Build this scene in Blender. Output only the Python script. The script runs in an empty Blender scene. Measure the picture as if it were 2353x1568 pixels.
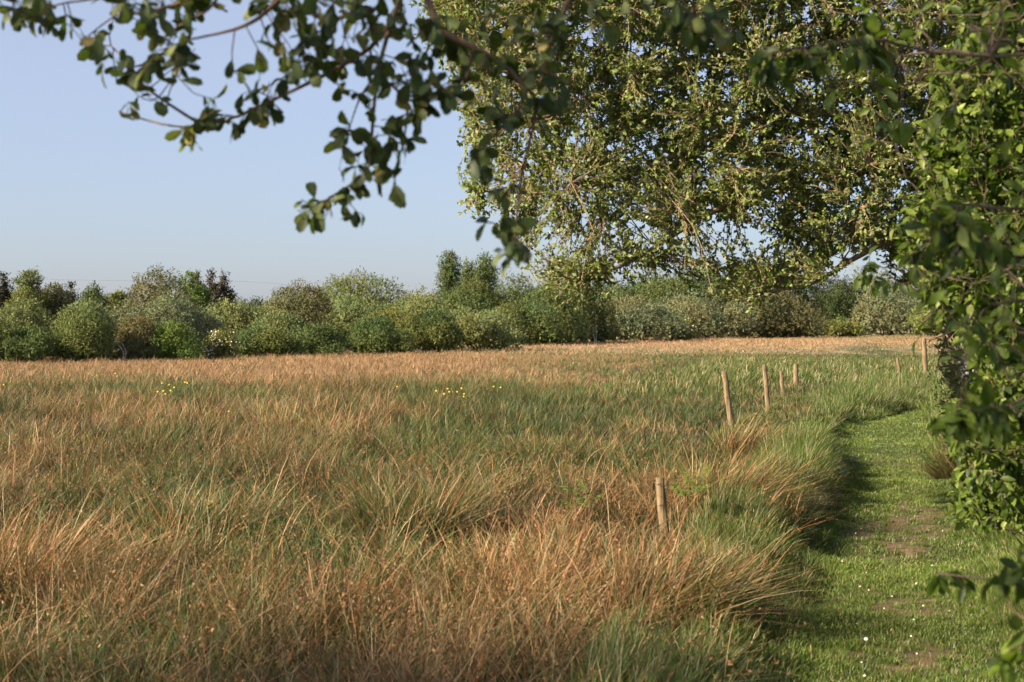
import bpy, math
import numpy as np
rng = np.random.default_rng(7)
R = math.radians
sc = bpy.context.scene

# ---------------------------------------------------------------- camera, sky, sun, exposure
CAMH = 1.7
FPX = 1422.0
cam = bpy.data.cameras.new('camera')
cam.lens = 50.0; cam.sensor_width = 36.0
cam.shift_y = -0.0156
cam.clip_start = 0.05; cam.clip_end = 3000
cam.dof.use_dof = True; cam.dof.focus_distance = 17.0; cam.dof.aperture_fstop = 5.0
cam.dof.aperture_blades = 7
camo = bpy.data.objects.new('camera', cam)
sc.collection.objects.link(camo)
camo.location = (0, 0, CAMH); camo.rotation_euler = (R(90), 0, 0)
sc.camera = camo

SUN_EL = R(26); SUN_AZ = R(-116)          # azimuth from +Y, clockwise: left and a little behind the camera
sdir = np.array([math.sin(SUN_AZ)*math.cos(SUN_EL), math.cos(SUN_AZ)*math.cos(SUN_EL), math.sin(SUN_EL)])
world = bpy.data.worlds.new('World'); sc.world = world; world.use_nodes = True
nt = world.node_tree; nt.nodes.clear()
sky = nt.nodes.new('ShaderNodeTexSky'); sky.sky_type = 'NISHITA'; sky.sun_disc = False
sky.sun_elevation = SUN_EL; sky.sun_rotation = SUN_AZ
sky.air_density = 1.0; sky.dust_density = 1.5; sky.ozone_density = 8.0; sky.altitude = 0
bg = nt.nodes.new('ShaderNodeBackground'); bg.inputs[1].default_value = 0.088
wo = nt.nodes.new('ShaderNodeOutputWorld')
veil = nt.nodes.new('ShaderNodeMix'); veil.data_type = 'RGBA'      # thin white haze over the whole sky
veil.inputs['Factor'].default_value = .55; veil.inputs['B'].default_value = (2.86, 2.76, 2.88, 1)
nt.links.new(sky.outputs[0], veil.inputs['A']); nt.links.new(veil.outputs['Result'], bg.inputs[0]); nt.links.new(bg.outputs[0], wo.inputs[0])
sun = bpy.data.lights.new('sun', 'SUN'); sun.energy = 5.0; sun.angle = R(0.5); sun.color = (1.0, 0.84, 0.64)
suno = bpy.data.objects.new('sun', sun); sc.collection.objects.link(suno)
from mathutils import Vector
suno.rotation_euler = Vector(tuple(sdir)).to_track_quat('Z', 'Y').to_euler()
suno.location = (-20, -12, 20)
sc.view_settings.view_transform = 'Standard'; sc.view_settings.look = 'None'
sc.view_settings.gamma = 1.0; sc.view_settings.use_curve_mapping = False
sc.view_settings.exposure = 1.42
sc.cycles.use_adaptive_sampling = True; sc.cycles.adaptive_threshold = 0.03; sc.cycles.time_limit = 600
sc.cycles.max_bounces = 6; sc.cycles.diffuse_bounces = 3; sc.cycles.glossy_bounces = 1
sc.cycles.transmission_bounces = 3; sc.cycles.transparent_max_bounces = 4

# ---------------------------------------------------------------- helpers
K = 1024/2353.0
def W(vx, vy, d):
    return np.array([(vx*K-512)/FPX*d, d, CAMH-(vy*K-325)/FPX*d])
def WX(vx, d): return (vx*K-512)/FPX*d
def dist_ground(vy, h=0.0): return (CAMH-h)*FPX/(vy*K-325)
def path_left(y): return 0.25*y-0.35 + 0.10*np.sin(y*0.55) + 0.0*y

def link(o, parent=None):
    sc.collection.objects.link(o)
    if parent is not None: o.parent = parent
    return o
def tag(o, label=None, cat=None, group=None, kind=None):
    if label: o['label'] = label
    if cat: o['category'] = cat
    if group: o['group'] = group
    if kind: o['kind'] = kind
    return o
def empty(name, loc, label, cat, group=None):
    o = bpy.data.objects.new(name, None); o.location = tuple(loc); o.empty_display_size = 0.2
    link(o); return tag(o, label, cat, group)

class MB:
    """collects vertex / face arrays and colours into ONE mesh object"""
    def __init__(s): s.v = []; s.f = []; s.c = []; s.n = 0
    def add(s, v, f, c):
        v = np.asarray(v, float).reshape(-1, 3)
        c = np.asarray(c, float)
        if c.ndim == 1: c = np.tile(c, (len(v), 1))
        s.v.append(v); s.c.append(c)
        for a in (f if isinstance(f, (list, tuple)) else [f]):
            if len(a): s.f.append(np.asarray(a, np.int64)+s.n)
        s.n += len(v)
    def build(s, name, mat, parent=None, origin=None, smooth=True):
        me = bpy.data.meshes.new(name)
        v = np.concatenate(s.v); c = np.concatenate(s.c)
        if parent is not None: v = v-np.array(parent.location)
        elif origin is not None: v = v-np.array(origin)
        nl = sum(a.size for a in s.f); nf = sum(len(a) for a in s.f)
        loops = np.concatenate([a.ravel() for a in s.f])
        tot = np.concatenate([np.full(len(a), a.shape[1]) for a in s.f])
        start = np.concatenate([[0], np.cumsum(tot)[:-1]])
        me.vertices.add(len(v)); me.loops.add(nl); me.polygons.add(nf)
        me.vertices.foreach_set('co', v.astype(np.float32).ravel())
        me.loops.foreach_set('vertex_index', loops.astype(np.int32))
        me.polygons.foreach_set('loop_start', start.astype(np.int32))
        me.polygons.foreach_set('loop_total', tot.astype(np.int32))
        if smooth: me.polygons.foreach_set('use_smooth', np.ones(nf, bool))
        at = me.color_attributes.new('col', 'FLOAT_COLOR', 'POINT')
        cc = np.ones((len(v), 4), np.float32); cc[:, :3] = c
        at.data.foreach_set('color', cc.ravel())
        me.update(calc_edges=True)
        me.materials.append(mat)
        o = bpy.data.objects.new(name, me)
        if parent is None and origin is not None: o.location = tuple(origin)
        return link(o, parent)

def nrm(a): return a/np.maximum(np.linalg.norm(a, axis=-1, keepdims=True), 1e-9)
def rdir(n): return nrm(rng.normal(size=(n, 3)))

def _h(ix, iy, iz, s):
    h = (ix*374761393+iy*668265263+iz*2147483647+s*974634777) & 0xffffffff
    h = ((h ^ (h >> 13))*1274126177) & 0xffffffff
    return ((h ^ (h >> 16)) & 0xffff)/65535.0
def noise(x, y, z=None, s=0):
    x = np.asarray(x, float); y = np.asarray(y, float)
    z = np.zeros_like(x) if z is None else np.asarray(z, float)
    xi = np.floor(x).astype(np.int64); yi = np.floor(y).astype(np.int64); zi = np.floor(z).astype(np.int64)
    fx, fy, fz = x-xi, y-yi, z-zi
    fx = fx*fx*(3-2*fx); fy = fy*fy*(3-2*fy); fz = fz*fz*(3-2*fz)
    r = 0
    for a in (0, 1):
        for b in (0, 1):
            for c in (0, 1):
                r = r+_h(xi+a, yi+b, zi+c, s)*(fx if a else 1-fx)*(fy if b else 1-fy)*(fz if c else 1-fz)
    return r
def fbm(x, y, s=0, o=3):
    r = 0; a = 1; t = 0
    for i in range(o):
        r = r+a*noise(x*2**i, y*2**i, s=s+i); t += a; a *= .5
    return r/t

# ---------------------------------------------------------------- materials
def leaf_mat(name, rough=0.5, transl=0.3, spec=0.3, tcol=(1.0, 1.05, 0.5), noise_scale=40, back=None):
    m = bpy.data.materials.new(name); m.use_nodes = True; n = m.node_tree; n.nodes.clear()
    out = n.nodes.new('ShaderNodeOutputMaterial')
    at = n.nodes.new('ShaderNodeAttribute'); at.attribute_name = 'col'
    geo = n.nodes.new('ShaderNodeTexCoord')
    nz = n.nodes.new('ShaderNodeTexNoise'); nz.inputs['Scale'].default_value = noise_scale
    n.links.new(geo.outputs['Object'], nz.inputs['Vector'])
    mr = n.nodes.new('ShaderNodeMapRange'); mr.inputs[1].default_value = .3; mr.inputs[2].default_value = .7
    mr.inputs[3].default_value = .8; mr.inputs[4].default_value = 1.2
    n.links.new(nz.outputs['Fac'], mr.inputs[0])
    mul = n.nodes.new('ShaderNodeVectorMath'); mul.operation = 'SCALE'
    n.links.new(at.outputs['Color'], mul.inputs[0]); n.links.new(mr.outputs[0], mul.inputs['Scale'])
    colout = mul.outputs[0]
    if back:
        g2 = n.nodes.new('ShaderNodeNewGeometry')
        mx = n.nodes.new('ShaderNodeMix'); mx.data_type = 'RGBA'
        n.links.new(g2.outputs['Backfacing'], mx.inputs['Factor'])
        n.links.new(colout, mx.inputs['A'])
        m2 = n.nodes.new('ShaderNodeVectorMath'); m2.operation = 'MULTIPLY'; m2.inputs[1].default_value = back
        n.links.new(colout, m2.inputs[0]); n.links.new(m2.outputs[0], mx.inputs['B'])
        colout = mx.outputs['Result']
    p = n.nodes.new('ShaderNodeBsdfPrincipled')
    p.inputs['Roughness'].default_value = rough; p.inputs['Specular IOR Level'].default_value = spec
    n.links.new(colout, p.inputs['Base Color'])
    t = n.nodes.new('ShaderNodeBsdfTranslucent')
    tm = n.nodes.new('ShaderNodeVectorMath'); tm.operation = 'MULTIPLY'; tm.inputs[1].default_value = tcol
    n.links.new(colout, tm.inputs[0]); n.links.new(tm.outputs[0], t.inputs['Color'])
    mix = n.nodes.new('ShaderNodeMixShader'); mix.inputs[0].default_value = transl
    n.links.new(p.outputs[0], mix.inputs[1]); n.links.new(t.outputs[0], mix.inputs[2])
    n.links.new(mix.outputs[0], out.inputs[0])
    return m
def bark_mat(name, scale=30, stretch=(1, 1, .2), lo=.6, hi=1.3, bump=.5, rough=.85):
    m = bpy.data.materials.new(name); m.use_nodes = True; n = m.node_tree
    p = n.nodes['Principled BSDF']; p.inputs['Roughness'].default_value = rough
    p.inputs['Specular IOR Level'].default_value = .2
    at = n.nodes.new('ShaderNodeAttribute'); at.attribute_name = 'col'
    tc = n.nodes.new('ShaderNodeTexCoord'); mp = n.nodes.new('ShaderNodeMapping'); mp.inputs['Scale'].default_value = stretch
    nz = n.nodes.new('ShaderNodeTexNoise'); nz.inputs['Scale'].default_value = scale; nz.inputs['Detail'].default_value = 5
    n.links.new(tc.outputs['Object'], mp.inputs[0]); n.links.new(mp.outputs[0], nz.inputs['Vector'])
    mr = n.nodes.new('ShaderNodeMapRange'); mr.inputs[1].default_value = .3; mr.inputs[2].default_value = .7
    mr.inputs[3].default_value = lo; mr.inputs[4].default_value = hi
    n.links.new(nz.outputs['Fac'], mr.inputs[0])
    mul = n.nodes.new('ShaderNodeVectorMath'); mul.operation = 'SCALE'
    n.links.new(at.outputs['Color'], mul.inputs[0]); n.links.new(mr.outputs[0], mul.inputs['Scale'])
    n.links.new(mul.outputs[0], p.inputs['Base Color'])
    b = n.nodes.new('ShaderNodeBump'); b.inputs['Strength'].default_value = bump; b.inputs['Distance'].default_value = .01
    n.links.new(nz.outputs['Fac'], b.inputs['Height']); n.links.new(b.outputs[0], p.inputs['Normal'])
    return m
M_rush = leaf_mat('rush_stems', .5, .22, .3, (1, 1, .6), 8)
M_grass = leaf_mat('grass_blades', .45, .35, .35, (1, 1.1, .4), 10)
M_far = leaf_mat('far_foliage', .65, .14, .15, (1, 1.05, .5), 1.2)
M_sallow = leaf_mat('sallow_leaves', .45, .42, .35, (1, 1.1, .4), 60, back=(1.25, 1.2, 1.5))
M_hedge = leaf_mat('hedge_leaves', .45, .45, .32, (1.05, 1.15, .3), 60, back=(1.2, 1.1, 1.3))
M_bark = bark_mat('bark')
M_wood = bark_mat('weathered_wood', 45, (1, 1, .10), .45, 1.45, 1.0)
M_plain = bark_mat('petal', 50, (1, 1, 1), .9, 1.1, .1, .6)

# ---------------------------------------------------------------- geometry batches
def ribbons(P, L, az, lean, droop, wid, col0, col1, levels=(0, .4, .75, 1.0), wjit=1.0, kink=None):
    """vectorised grass / rush stems. P roots (n,3)"""
    n = len(P); k = len(levels)
    hd = np.stack([np.sin(az), np.cos(az), 0*az], 1)
    wa = az+np.pi/2+rng.normal(0, wjit, n)
    wd = np.stack([np.sin(wa), np.cos(wa), 0*wa], 1)
    nv = 2*(k-1)+1
    V = np.zeros((n, nv, 3)); C = np.zeros((n, nv, 3))
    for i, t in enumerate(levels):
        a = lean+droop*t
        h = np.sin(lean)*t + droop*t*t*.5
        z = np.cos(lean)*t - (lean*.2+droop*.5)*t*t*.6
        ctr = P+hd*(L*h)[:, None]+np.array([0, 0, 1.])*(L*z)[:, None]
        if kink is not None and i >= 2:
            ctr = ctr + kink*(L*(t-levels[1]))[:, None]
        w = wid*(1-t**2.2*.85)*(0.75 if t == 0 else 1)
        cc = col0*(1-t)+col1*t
        if i < k-1:
            V[:, 2*i] = ctr-wd*w[:, None]*.5; V[:, 2*i+1] = ctr+wd*w[:, None]*.5
            C[:, 2*i] = cc; C[:, 2*i+1] = cc
        else:
            V[:, 2*i] = ctr; C[:, 2*i] = cc
    base = (np.arange(n)*nv)[:, None]
    q = np.concatenate([base+np.array([[2*i, 2*i+1, 2*i+3, 2*i+2]]) for i in range(k-2)]) if k > 2 else np.zeros((0, 4), int)
    t3 = base+np.array([[2*(k-2), 2*(k-2)+1, 2*(k-1)]])
    return V.reshape(-1, 3), [q, t3], C.reshape(-1, 3)

def tubes(P, rad, sides=4, col=(.2, .14, .09), colj=.15):
    """P (n,k,3), rad (n,k)"""
    P = np.asarray(P, float)
    if P.ndim == 2: P = P[None]
    rad = np.asarray(rad, float)
    if rad.ndim == 1: rad = np.tile(rad, (len(P), 1))
    n, k, _ = P.shape
    T = np.gradient(P, axis=1); T = nrm(T)
    ref = np.where(np.abs(T[..., 2:3]) > .9, np.array([1., 0, 0]), np.array([0, 0, 1.]))
    A = nrm(np.cross(T, ref)); B = np.cross(T, A)
    ang = np.arange(sides)*2*np.pi/sides
    V = P[:, :, None]+rad[:, :, None, None]*(A[:, :, None]*np.cos(ang)[:, None]+B[:, :, None]*np.sin(ang)[:, None])
    c = np.asarray(col, float)
    if c.ndim == 1: c = np.tile(c, (n, 1))
    c = c*(1+rng.uniform(-colj, colj, (n, 1)))
    C = np.repeat(c, k*sides, 0)
    base = (np.arange(n)*k*sides)[:, None, None, None]
    i = np.arange(k-1)[None, :, None, None]*sides
    j = np.arange(sides)[None, None, :, None]; j2 = (j+1) % sides
    q = np.concatenate([base+i+j, base+i+j2, base+i+sides+j2, base+i+sides+j], 3).reshape(-1, 4)
    return V.reshape(-1, 3), [q], C

def leaves4(P, D, N, L, Wd, col):
    """rhombus leaf"""
    D = nrm(D); S = nrm(np.cross(D, N)); n = len(P)
    L = L[:, None]; Wd = Wd[:, None]
    V = np.stack([P, P+D*L*.45-S*Wd*.5, P+D*L, P+D*L*.45+S*Wd*.5], 1)
    f = (np.arange(n)*4)[:, None]+np.array([[0, 1, 2, 3]])
    return V.reshape(-1, 3), [f], np.repeat(col, 4, 0)
LT = [(.22, .62), (.5, 1.0), (.78, .68)]
LT2 = [(.28, .60), (.60, .98), (.88, .80)]
def leaves11(P, D, N, L, Wd, col, fold=.22, curl=.25, lt=LT):
    D = nrm(D); S = nrm(np.cross(D, N)); U = np.cross(S, D); n = len(P)
    L = L[:, None]; Wd = Wd[:, None]
    cu = curl*rng.uniform(.2, 1.8, (n, 1)); fo = fold*rng.uniform(.2, 1.8, (n, 1))
    vs = [P]
    for t, w in lt:
        c = P+D*L*t-U*L*cu*t*t
        vs += [c-S*Wd*w*.5+U*Wd*w*fo, c, c+S*Wd*w*.5+U*Wd*w*fo]
    vs.append(P+D*L-U*L*cu)
    V = np.stack(vs, 1)
    b = (np.arange(n)*11)[:, None]
    t3 = np.concatenate([b+np.array([[0, 1, 2]]), b+np.array([[0, 2, 3]]), b+np.array([[7, 10, 8]]), b+np.array([[8, 10, 9]])])
    q = np.concatenate([b+np.array([[1, 4, 5, 2]]), b+np.array([[2, 5, 6, 3]]), b+np.array([[4, 7, 8, 5]]), b+np.array([[5, 8, 9, 6]])])
    C = np.repeat(col, 11, 0).reshape(n, 11, 3)
    C[:, [0, 2, 5, 8]] *= 1.15
    return V.reshape(-1, 3), [t3, q], C.reshape(-1, 3)

def catmull(pts, k):
    pts = np.asarray(pts, float); n = len(pts)
    p = np.concatenate([[2*pts[0]-pts[1]], pts, [2*pts[-1]-pts[-2]]])
    t = np.linspace(0, n-1-1e-6, k); i = t.astype(int); f = (t-i)[:, None]
    a, b, c, d = p[i], p[i+1], p[i+2], p[i+3]
    return .5*((2*b)+(-a+c)*f+(2*a-5*b+4*c-d)*f*f+(-a+3*b-3*c+d)*f**3)

def grow(nodes, targets, k=6, bow=.12, jit=.03, grav=0.0, bias=None, biasw=.5):
    """curved branches from the best parent node to each target"""
    out = np.zeros((len(targets), k, 3)); t = np.linspace(0, 1, k)[:, None]
    for i, T in enumerate(targets):
        d = np.linalg.norm(nodes-T, axis=1)
        if bias is not None: d = d*1.0+bias*biasw
        A = nodes[np.argmin(d)]
        dv = T-A; Ld = np.linalg.norm(dv)
        r = rng.normal(size=3); r -= dv*np.dot(r, dv)/max(Ld*Ld, 1e-6); r /= max(np.linalg.norm(r), 1e-6)
        p = A+dv*t+r*Ld*bow*np.sin(np.pi*t)+np.array([0, 0, 1.])*Ld*grav*np.sin(np.pi*t)
        jj = rng.normal(0, jit*Ld, (k, 3)); jj[0] = 0; jj[-1] = 0
        out[i] = p+jj
    return out

def in_poly(px, py, poly):
    r = np.zeros(len(px), bool); n = len(poly)
    for i in range(n):
        x1, y1 = poly[i]; x2, y2 = poly[(i+1) % n]
        if y1 == y2: continue
        c = ((y1 > py) != (y2 > py)) & (px < (x2-x1)*(py-y1)/(y2-y1)+x1)
        r ^= c
    return r
def sample_crown(poly, d0, d1, n, hole=None, hs=1.0, seed=5, recede=False):
    """points through the volume of a crown whose outline is given at its own distance"""
    poly = np.array(poly, float); lo = poly.min(0); hi = poly.max(0); res = []
    dm = (d0+d1)/2; tot = 0
    while tot < n:
        m = n*3
        x = rng.uniform(lo[0], hi[0], m); y = rng.uniform(lo[1], hi[1], m); d = rng.uniform(d0, d1, m)
        ok = in_poly(x, y, poly)
        P = np.stack([(x*K-512)/FPX*(d if recede else dm), d, CAMH-(y*K-325)/FPX*(d if recede else dm)], 1)
        if hole is not None:
            nz = noise(P[:, 0]*hs, P[:, 1]*hs, P[:, 2]*hs, s=seed)*.65+noise(P[:, 0]*hs*2.3, P[:, 1]*hs*2.3, P[:, 2]*hs*2.3, s=seed+1)*.35
            thr = hole(x, y) if callable(hole) else hole
            ok &= nz > thr
        P = P[ok]; res.append(P); tot += len(P)
        if tot == 0: break
    return np.concatenate(res)[:n]

# ================================================================ GROUND
def bare_mask(x, y):
    """trodden bare soil down the middle of the path"""
    c = path_left(y)+.62
    u = (x-c)/.38
    b = np.exp(-u*u)
    spots = np.exp(-((y-12)/1.8)**2)*1.6+np.exp(-((y-8.6)/.5)**2)*1.1+np.exp(-((y-7.2)/.4)**2)*.8+np.exp(-((y-17)/1.5)**2)*.35+.13
    return b*spots*np.clip(3.0*fbm(x*11, y*7, 77)-.85, 0, 1)
def ground_z(x, y):
    pl = path_left(y); u = x-pl
    field = .10*(fbm(x*.35, y*.35, 11)-.5)
    bank = .14/(1+np.exp((u+.25)/.12))
    right = .16/(1+np.exp(-(u-1.75)/.25))
    nearfade = 1/(1+np.exp((y-60)/12))
    return field*(u < 0)*np.clip(-u, 0, 1)+(bank+right)*nearfade + .03*(fbm(x*1.2, y*1.2, 15)-.5)+(.07*(fbm(x*2.2, y*2.2, 19)-.5))*nearfade
def axis(segs):
    r = [np.arange(a, b, s) for a, b, s in segs]; return np.concatenate(r+[np.array([segs[-1][1]])])
gx = axis([(-900, -200, 100), (-200, -60, 20), (-60, -12, 3), (-12, -1, .5), (-1, 9, .11), (9, 40, 1.5), (40, 200, 20), (200, 900, 100)])
gy = axis([(-300, -20, 40), (-20, 3, 1), (3, 30, .13), (30, 80, 1.5), (80, 240, 10), (240, 1800, 120)])
GX, GY = np.meshgrid(gx, gy); gxr = GX.ravel(); gyr = GY.ravel()
gz = ground_z(gxr, gyr)
u = gxr-path_left(gyr)
soil = np.array([.060, .042, .026]); turf = np.array([.045, .068, .018]); thatch = np.array([.055, .045, .022])
pathm = np.clip(1-np.abs(u-.9)/1.5, 0, 1)[:, None]
nz1 = fbm(gxr*1.5, gyr*1.5, 31)[:, None]
farf = np.clip((gyr-45)/40, 0, 1)[:, None]; thatch = thatch*(1-farf)+np.array([.26, .19, .10])*farf
col = thatch*(.6+.8*nz1)*(1-(pathm > 0))+turf*(.7+.6*nz1)*(pathm > 0)
bm_ = np.clip(bare_mask(gxr, gyr)*1.3, 0, 1)[:, None]
earth = np.array([.15, .10, .055])
col = col*(1-bm_)+earth*(.7+.6*noise(gxr*9, gyr*9, s=5)[:, None])*bm_
g = MB(); nxg = len(gx); nyg = len(gy)
ii, jj = np.meshgrid(np.arange(nxg-1), np.arange(nyg-1))
a = (jj*nxg+ii).ravel()
g.add(np.stack([gxr, gyr, gz], 1), [np.stack([a, a+1, a+nxg+1, a+nxg], 1)], col)
M_ground = bark_mat('soil_and_turf', 14, (1, 1, 1), .6, 1.4, 1.0)
ground = g.build('ground', M_ground); tag(ground, kind='structure')

# ================================================================ RUSH FIELD
def to_view(x, y, z):
    return (x/y*FPX+512)/K, (325+(CAMH-z)/y*FPX)/K
# hand-mapped patches of dead tan (+) and living green (-) growth, as (vx, vy, sx, sy, amount)
PATCH = [(350, 835, 750, 24, 1.3), (1050, 815, 400, 20, 1.0), (700, 860, 300, 25, .5), (1500, 783, 500, 10, 1.6), (1900, 778, 250, 8, 1.2), (700, 1480, 500, 60, .35), (1250, 862, 230, 22, .35), (1450, 835, 60, 20, .5),
         (1200, 822, 90, 10, -.35), (1700, 825, 480, 26, -.8), (2000, 850, 200, 50, -.7), (1350, 910, 260, 30, -.6), (1050, 895, 140, 20, -.7), (350, 890, 160, 20, -.35),
         (90, 1010, 130, 70, .55), (500, 950, 250, 40, .25), (300, 940, 80, 30, .35), (760, 960, 130, 40, .25), (640, 1020, 140, 50, .25),
         (450, 1160, 170, 100, -.75), (90, 1130, 130, 50, -.5), (930, 1130, 130, 90, -.65), (1230, 1030, 220, 70, -.45), (1100, 960, 150, 50, -.3), (640, 1230, 110, 60, -.4),
         (120, 1320, 170, 120, .5), (750, 1330, 260, 70, .5), (1150, 1230, 200, 80, .3), (1000, 1400, 300, 80, .55), (1400, 1300, 220, 150, .6), (1650, 1250, 180, 150, .5),
         (250, 1530, 260, 60, -.5), (850, 1540, 250, 60, .5), (1330, 1500, 200, 60, -.4), (1650, 1100, 150, 60, .1), (1480, 960, 60, 40, .3), (1600, 1000, 250, 60, -.35), (1560, 1500, 100, 80, -.4)]
def tan_frac(x, y):
    vx, vy = to_view(x, y, .35)
    r = .25+.85*(fbm(x*.55, y*.55, 41)-.5)+.25*(noise(x*2.2, y*2.2, s=43)-.5)
    for px, py, sx, sy, a in PATCH:
        r = r+a*.62*np.exp(-((vx-px)/sx)**2-((vy-py)/sy)**2)
    return np.clip(r, .04, .96)
POSTS = [  # vx top, vy top, vx foot, distance, width
    (1516, 1098, 1528, 10.4, .066), (1664, 853, 1681, 21.5, .085), (1757, 838, 1765, 25.7, .078), (1795, 853, 1798, 32, .078),
    (1829, 836, 1829, 35.5, .12), (1970, 862, 1962, 34, .085), (2062, 822, 2068, 46, .10), (2123, 776, 2127, 42, .13)]
def post_clear(x, y):
    # growth is trodden low around and just in front of the posts
    r = np.ones(np.shape(x))
    for tx, ty, fx, d, w in POSTS[:5]:
        sx = WX(fx, d)*(y/d)
        r = r*(1-.64*np.exp(-((x-sx)/(.022*y))**2)*(y < d+.1)*(y > d*.62))
    return r
def height_map(x, y):
    h = .42+.26*(fbm(x*.5, y*.5, 51)-.5)
    vx, vy = to_view(x, y, 0)
    u = path_left(y)-x
    h = h*(1-.5*np.exp(-(u/3.0)**2)*((y > 13)))
    h = h*(1-.32*np.clip((vx-1150)/300, 0, 1)*(y > 16)*(y < 110))
    h = h+.18*np.exp(-((vx-680)/90)**2-((y-58)/8)**2)
    h = h*post_clear(x, y)
    h = h*(1-.3*np.clip((y-25)/25, 0, 1))
    return np.clip(h, .14, 1.2)

GREEN0 = np.array([.032, .048, .010]); GREEN1 = np.array([.110, .152, .026]); BLUE1 = np.array([.098, .145, .050])  # dark stem-base tone paints in the shade of the gaps between rushes
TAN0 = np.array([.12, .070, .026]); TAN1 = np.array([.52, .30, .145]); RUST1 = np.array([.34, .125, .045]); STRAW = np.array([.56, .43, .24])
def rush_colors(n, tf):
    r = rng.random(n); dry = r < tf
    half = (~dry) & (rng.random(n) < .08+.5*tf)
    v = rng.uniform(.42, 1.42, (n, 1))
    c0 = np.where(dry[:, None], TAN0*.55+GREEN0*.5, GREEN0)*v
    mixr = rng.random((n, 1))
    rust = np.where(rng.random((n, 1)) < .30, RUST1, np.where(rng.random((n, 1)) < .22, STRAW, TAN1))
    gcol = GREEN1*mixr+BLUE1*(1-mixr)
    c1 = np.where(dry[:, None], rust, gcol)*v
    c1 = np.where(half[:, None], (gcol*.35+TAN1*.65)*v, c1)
    return c0, c1

def field_blades(n_tuss, per, y0, y1, wid, flat=0, ang=27, seedlen=1.0, spread=.24, keep=None, levels=(0, .4, .75, 1.0), evenfrac=.10):
    # tussock centres spread evenly over the wedge (area-uniform)
    yy = np.sqrt(rng.uniform(y0*y0, y1*y1, n_tuss)); t = math.tan(R(ang))
    xx = yy*rng.uniform(-t, t, n_tuss)
    ok = (xx < path_left(yy)-.35) | (yy > 34)
    xx, yy = xx[ok], yy[ok]
    if keep is not None:
        ok = keep(xx, yy); xx, yy = xx[ok], yy[ok]
    nt_ = len(xx); size = rng.uniform(.45, 1.5, nt_)*(spread)
    taz = rng.uniform(0, 2*np.pi, nt_)
    idx = np.repeat(np.arange(nt_), per)
    n = len(idx)
    r = np.abs(rng.normal(0, .6, n))*size[idx]; a = rng.uniform(0, 2*np.pi, n)
    even = rng.random(n) < evenfrac
    r = np.where(even, rng.uniform(0, 1, n)*spread*2.6, r)
    x = xx[idx]+r*np.sin(a); y = yy[idx]+r*np.cos(a)
    h = height_map(xx, yy)[idx]*(.45+.55*size/spread)[idx]*rng.uniform(.8, 1.1, nt_)[idx]
    out = np.clip(r/(size[idx]+.05), 0, 1.6)
    # outward fan plus the lean all stems share, to the right
    ox = np.sin(a)*out*.65+.14+.38*np.sin(taz)[idx]; oy = np.cos(a)*out*.65+.25*np.cos(taz)[idx]
    ox += rng.normal(0, .62, n); oy += rng.normal(0, .62, n)
    az = np.arctan2(ox, oy); lean = np.clip(.10+.42*np.hypot(ox, oy), 0, 1.1)
    droop = np.abs(rng.normal(0, .42, n))+.05
    L = h*rng.uniform(.35, 1.28, n)*np.where(even, .75, 1.0)*seedlen
    tf = tan_frac(xx, yy)[idx]
    tf = np.clip(tf+rng.normal(0, .22, nt_)[idx], .02, .98)
    c0, c1 = rush_colors(n, tf)
    mc = c1.mean(0) if flat == 0 else np.where((c1[:, :1] > .22), np.array([.43, .29, .17]), np.array([.115, .15, .05])); c1 = c1*(1-flat*.6)+mc*flat*.6
    c0 = c0*(1-flat)+c1*.8*flat
    z = ground_z(x, y)-.02
    kk = rng.normal(0, .7, (n, 3))*(rng.random(n) < .24)[:, None]; kk[:, 2] = -np.abs(kk[:, 2])*.6
    tone = (.62+.75*noise(xx*1.1, yy*1.1, s=47))[idx][:, None] if y1 < 40 else 1.0
    c0 = c0*tone; c1 = c1*tone
    ok = (x < path_left(y)-np.where(y > 13, .32, .12)) | (y > 34)
    for fx, d in [(p[2], p[3]) for p in POSTS]:
        ok &= np.hypot(x-WX(fx, d), y-d) > .11
    V = lambda q: q[ok]
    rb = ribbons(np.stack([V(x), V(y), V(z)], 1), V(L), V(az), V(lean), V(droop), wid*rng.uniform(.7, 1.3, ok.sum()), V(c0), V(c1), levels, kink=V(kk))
    if y1 > 20: return rb
    # brown flower tufts on the side of some stems, about three quarters of the way up
    nv = 2*(len(levels)-1)+1; R_ = rb[0].reshape(-1, nv, 3); sel = np.where(rng.random(len(R_)) < .22)[0]
    A_ = R_[sel, 2*(len(levels)-2)]; ns_ = len(sel); m4 = 4
    Pf = np.repeat(A_, m4, 0)+rng.normal(0, .006, (ns_*m4, 3)); nf_ = ns_*m4
    fl_ = leaves4(Pf, rdir(nf_)+np.array([0, 0, .3]), rdir(nf_), rng.uniform(.010, .022, nf_)*(1+.02*y1), rng.uniform(.004, .009, nf_)*(1+.03*y1), np.array([.26, .14, .06])*rng.uniform(.5, 1.3, (nf_, 1)))
    off = len(rb[0])
    return np.concatenate([rb[0], fl_[0]]), rb[1]+[fl_[1][0]+off], np.concatenate([rb[2], fl_[2]])

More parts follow.
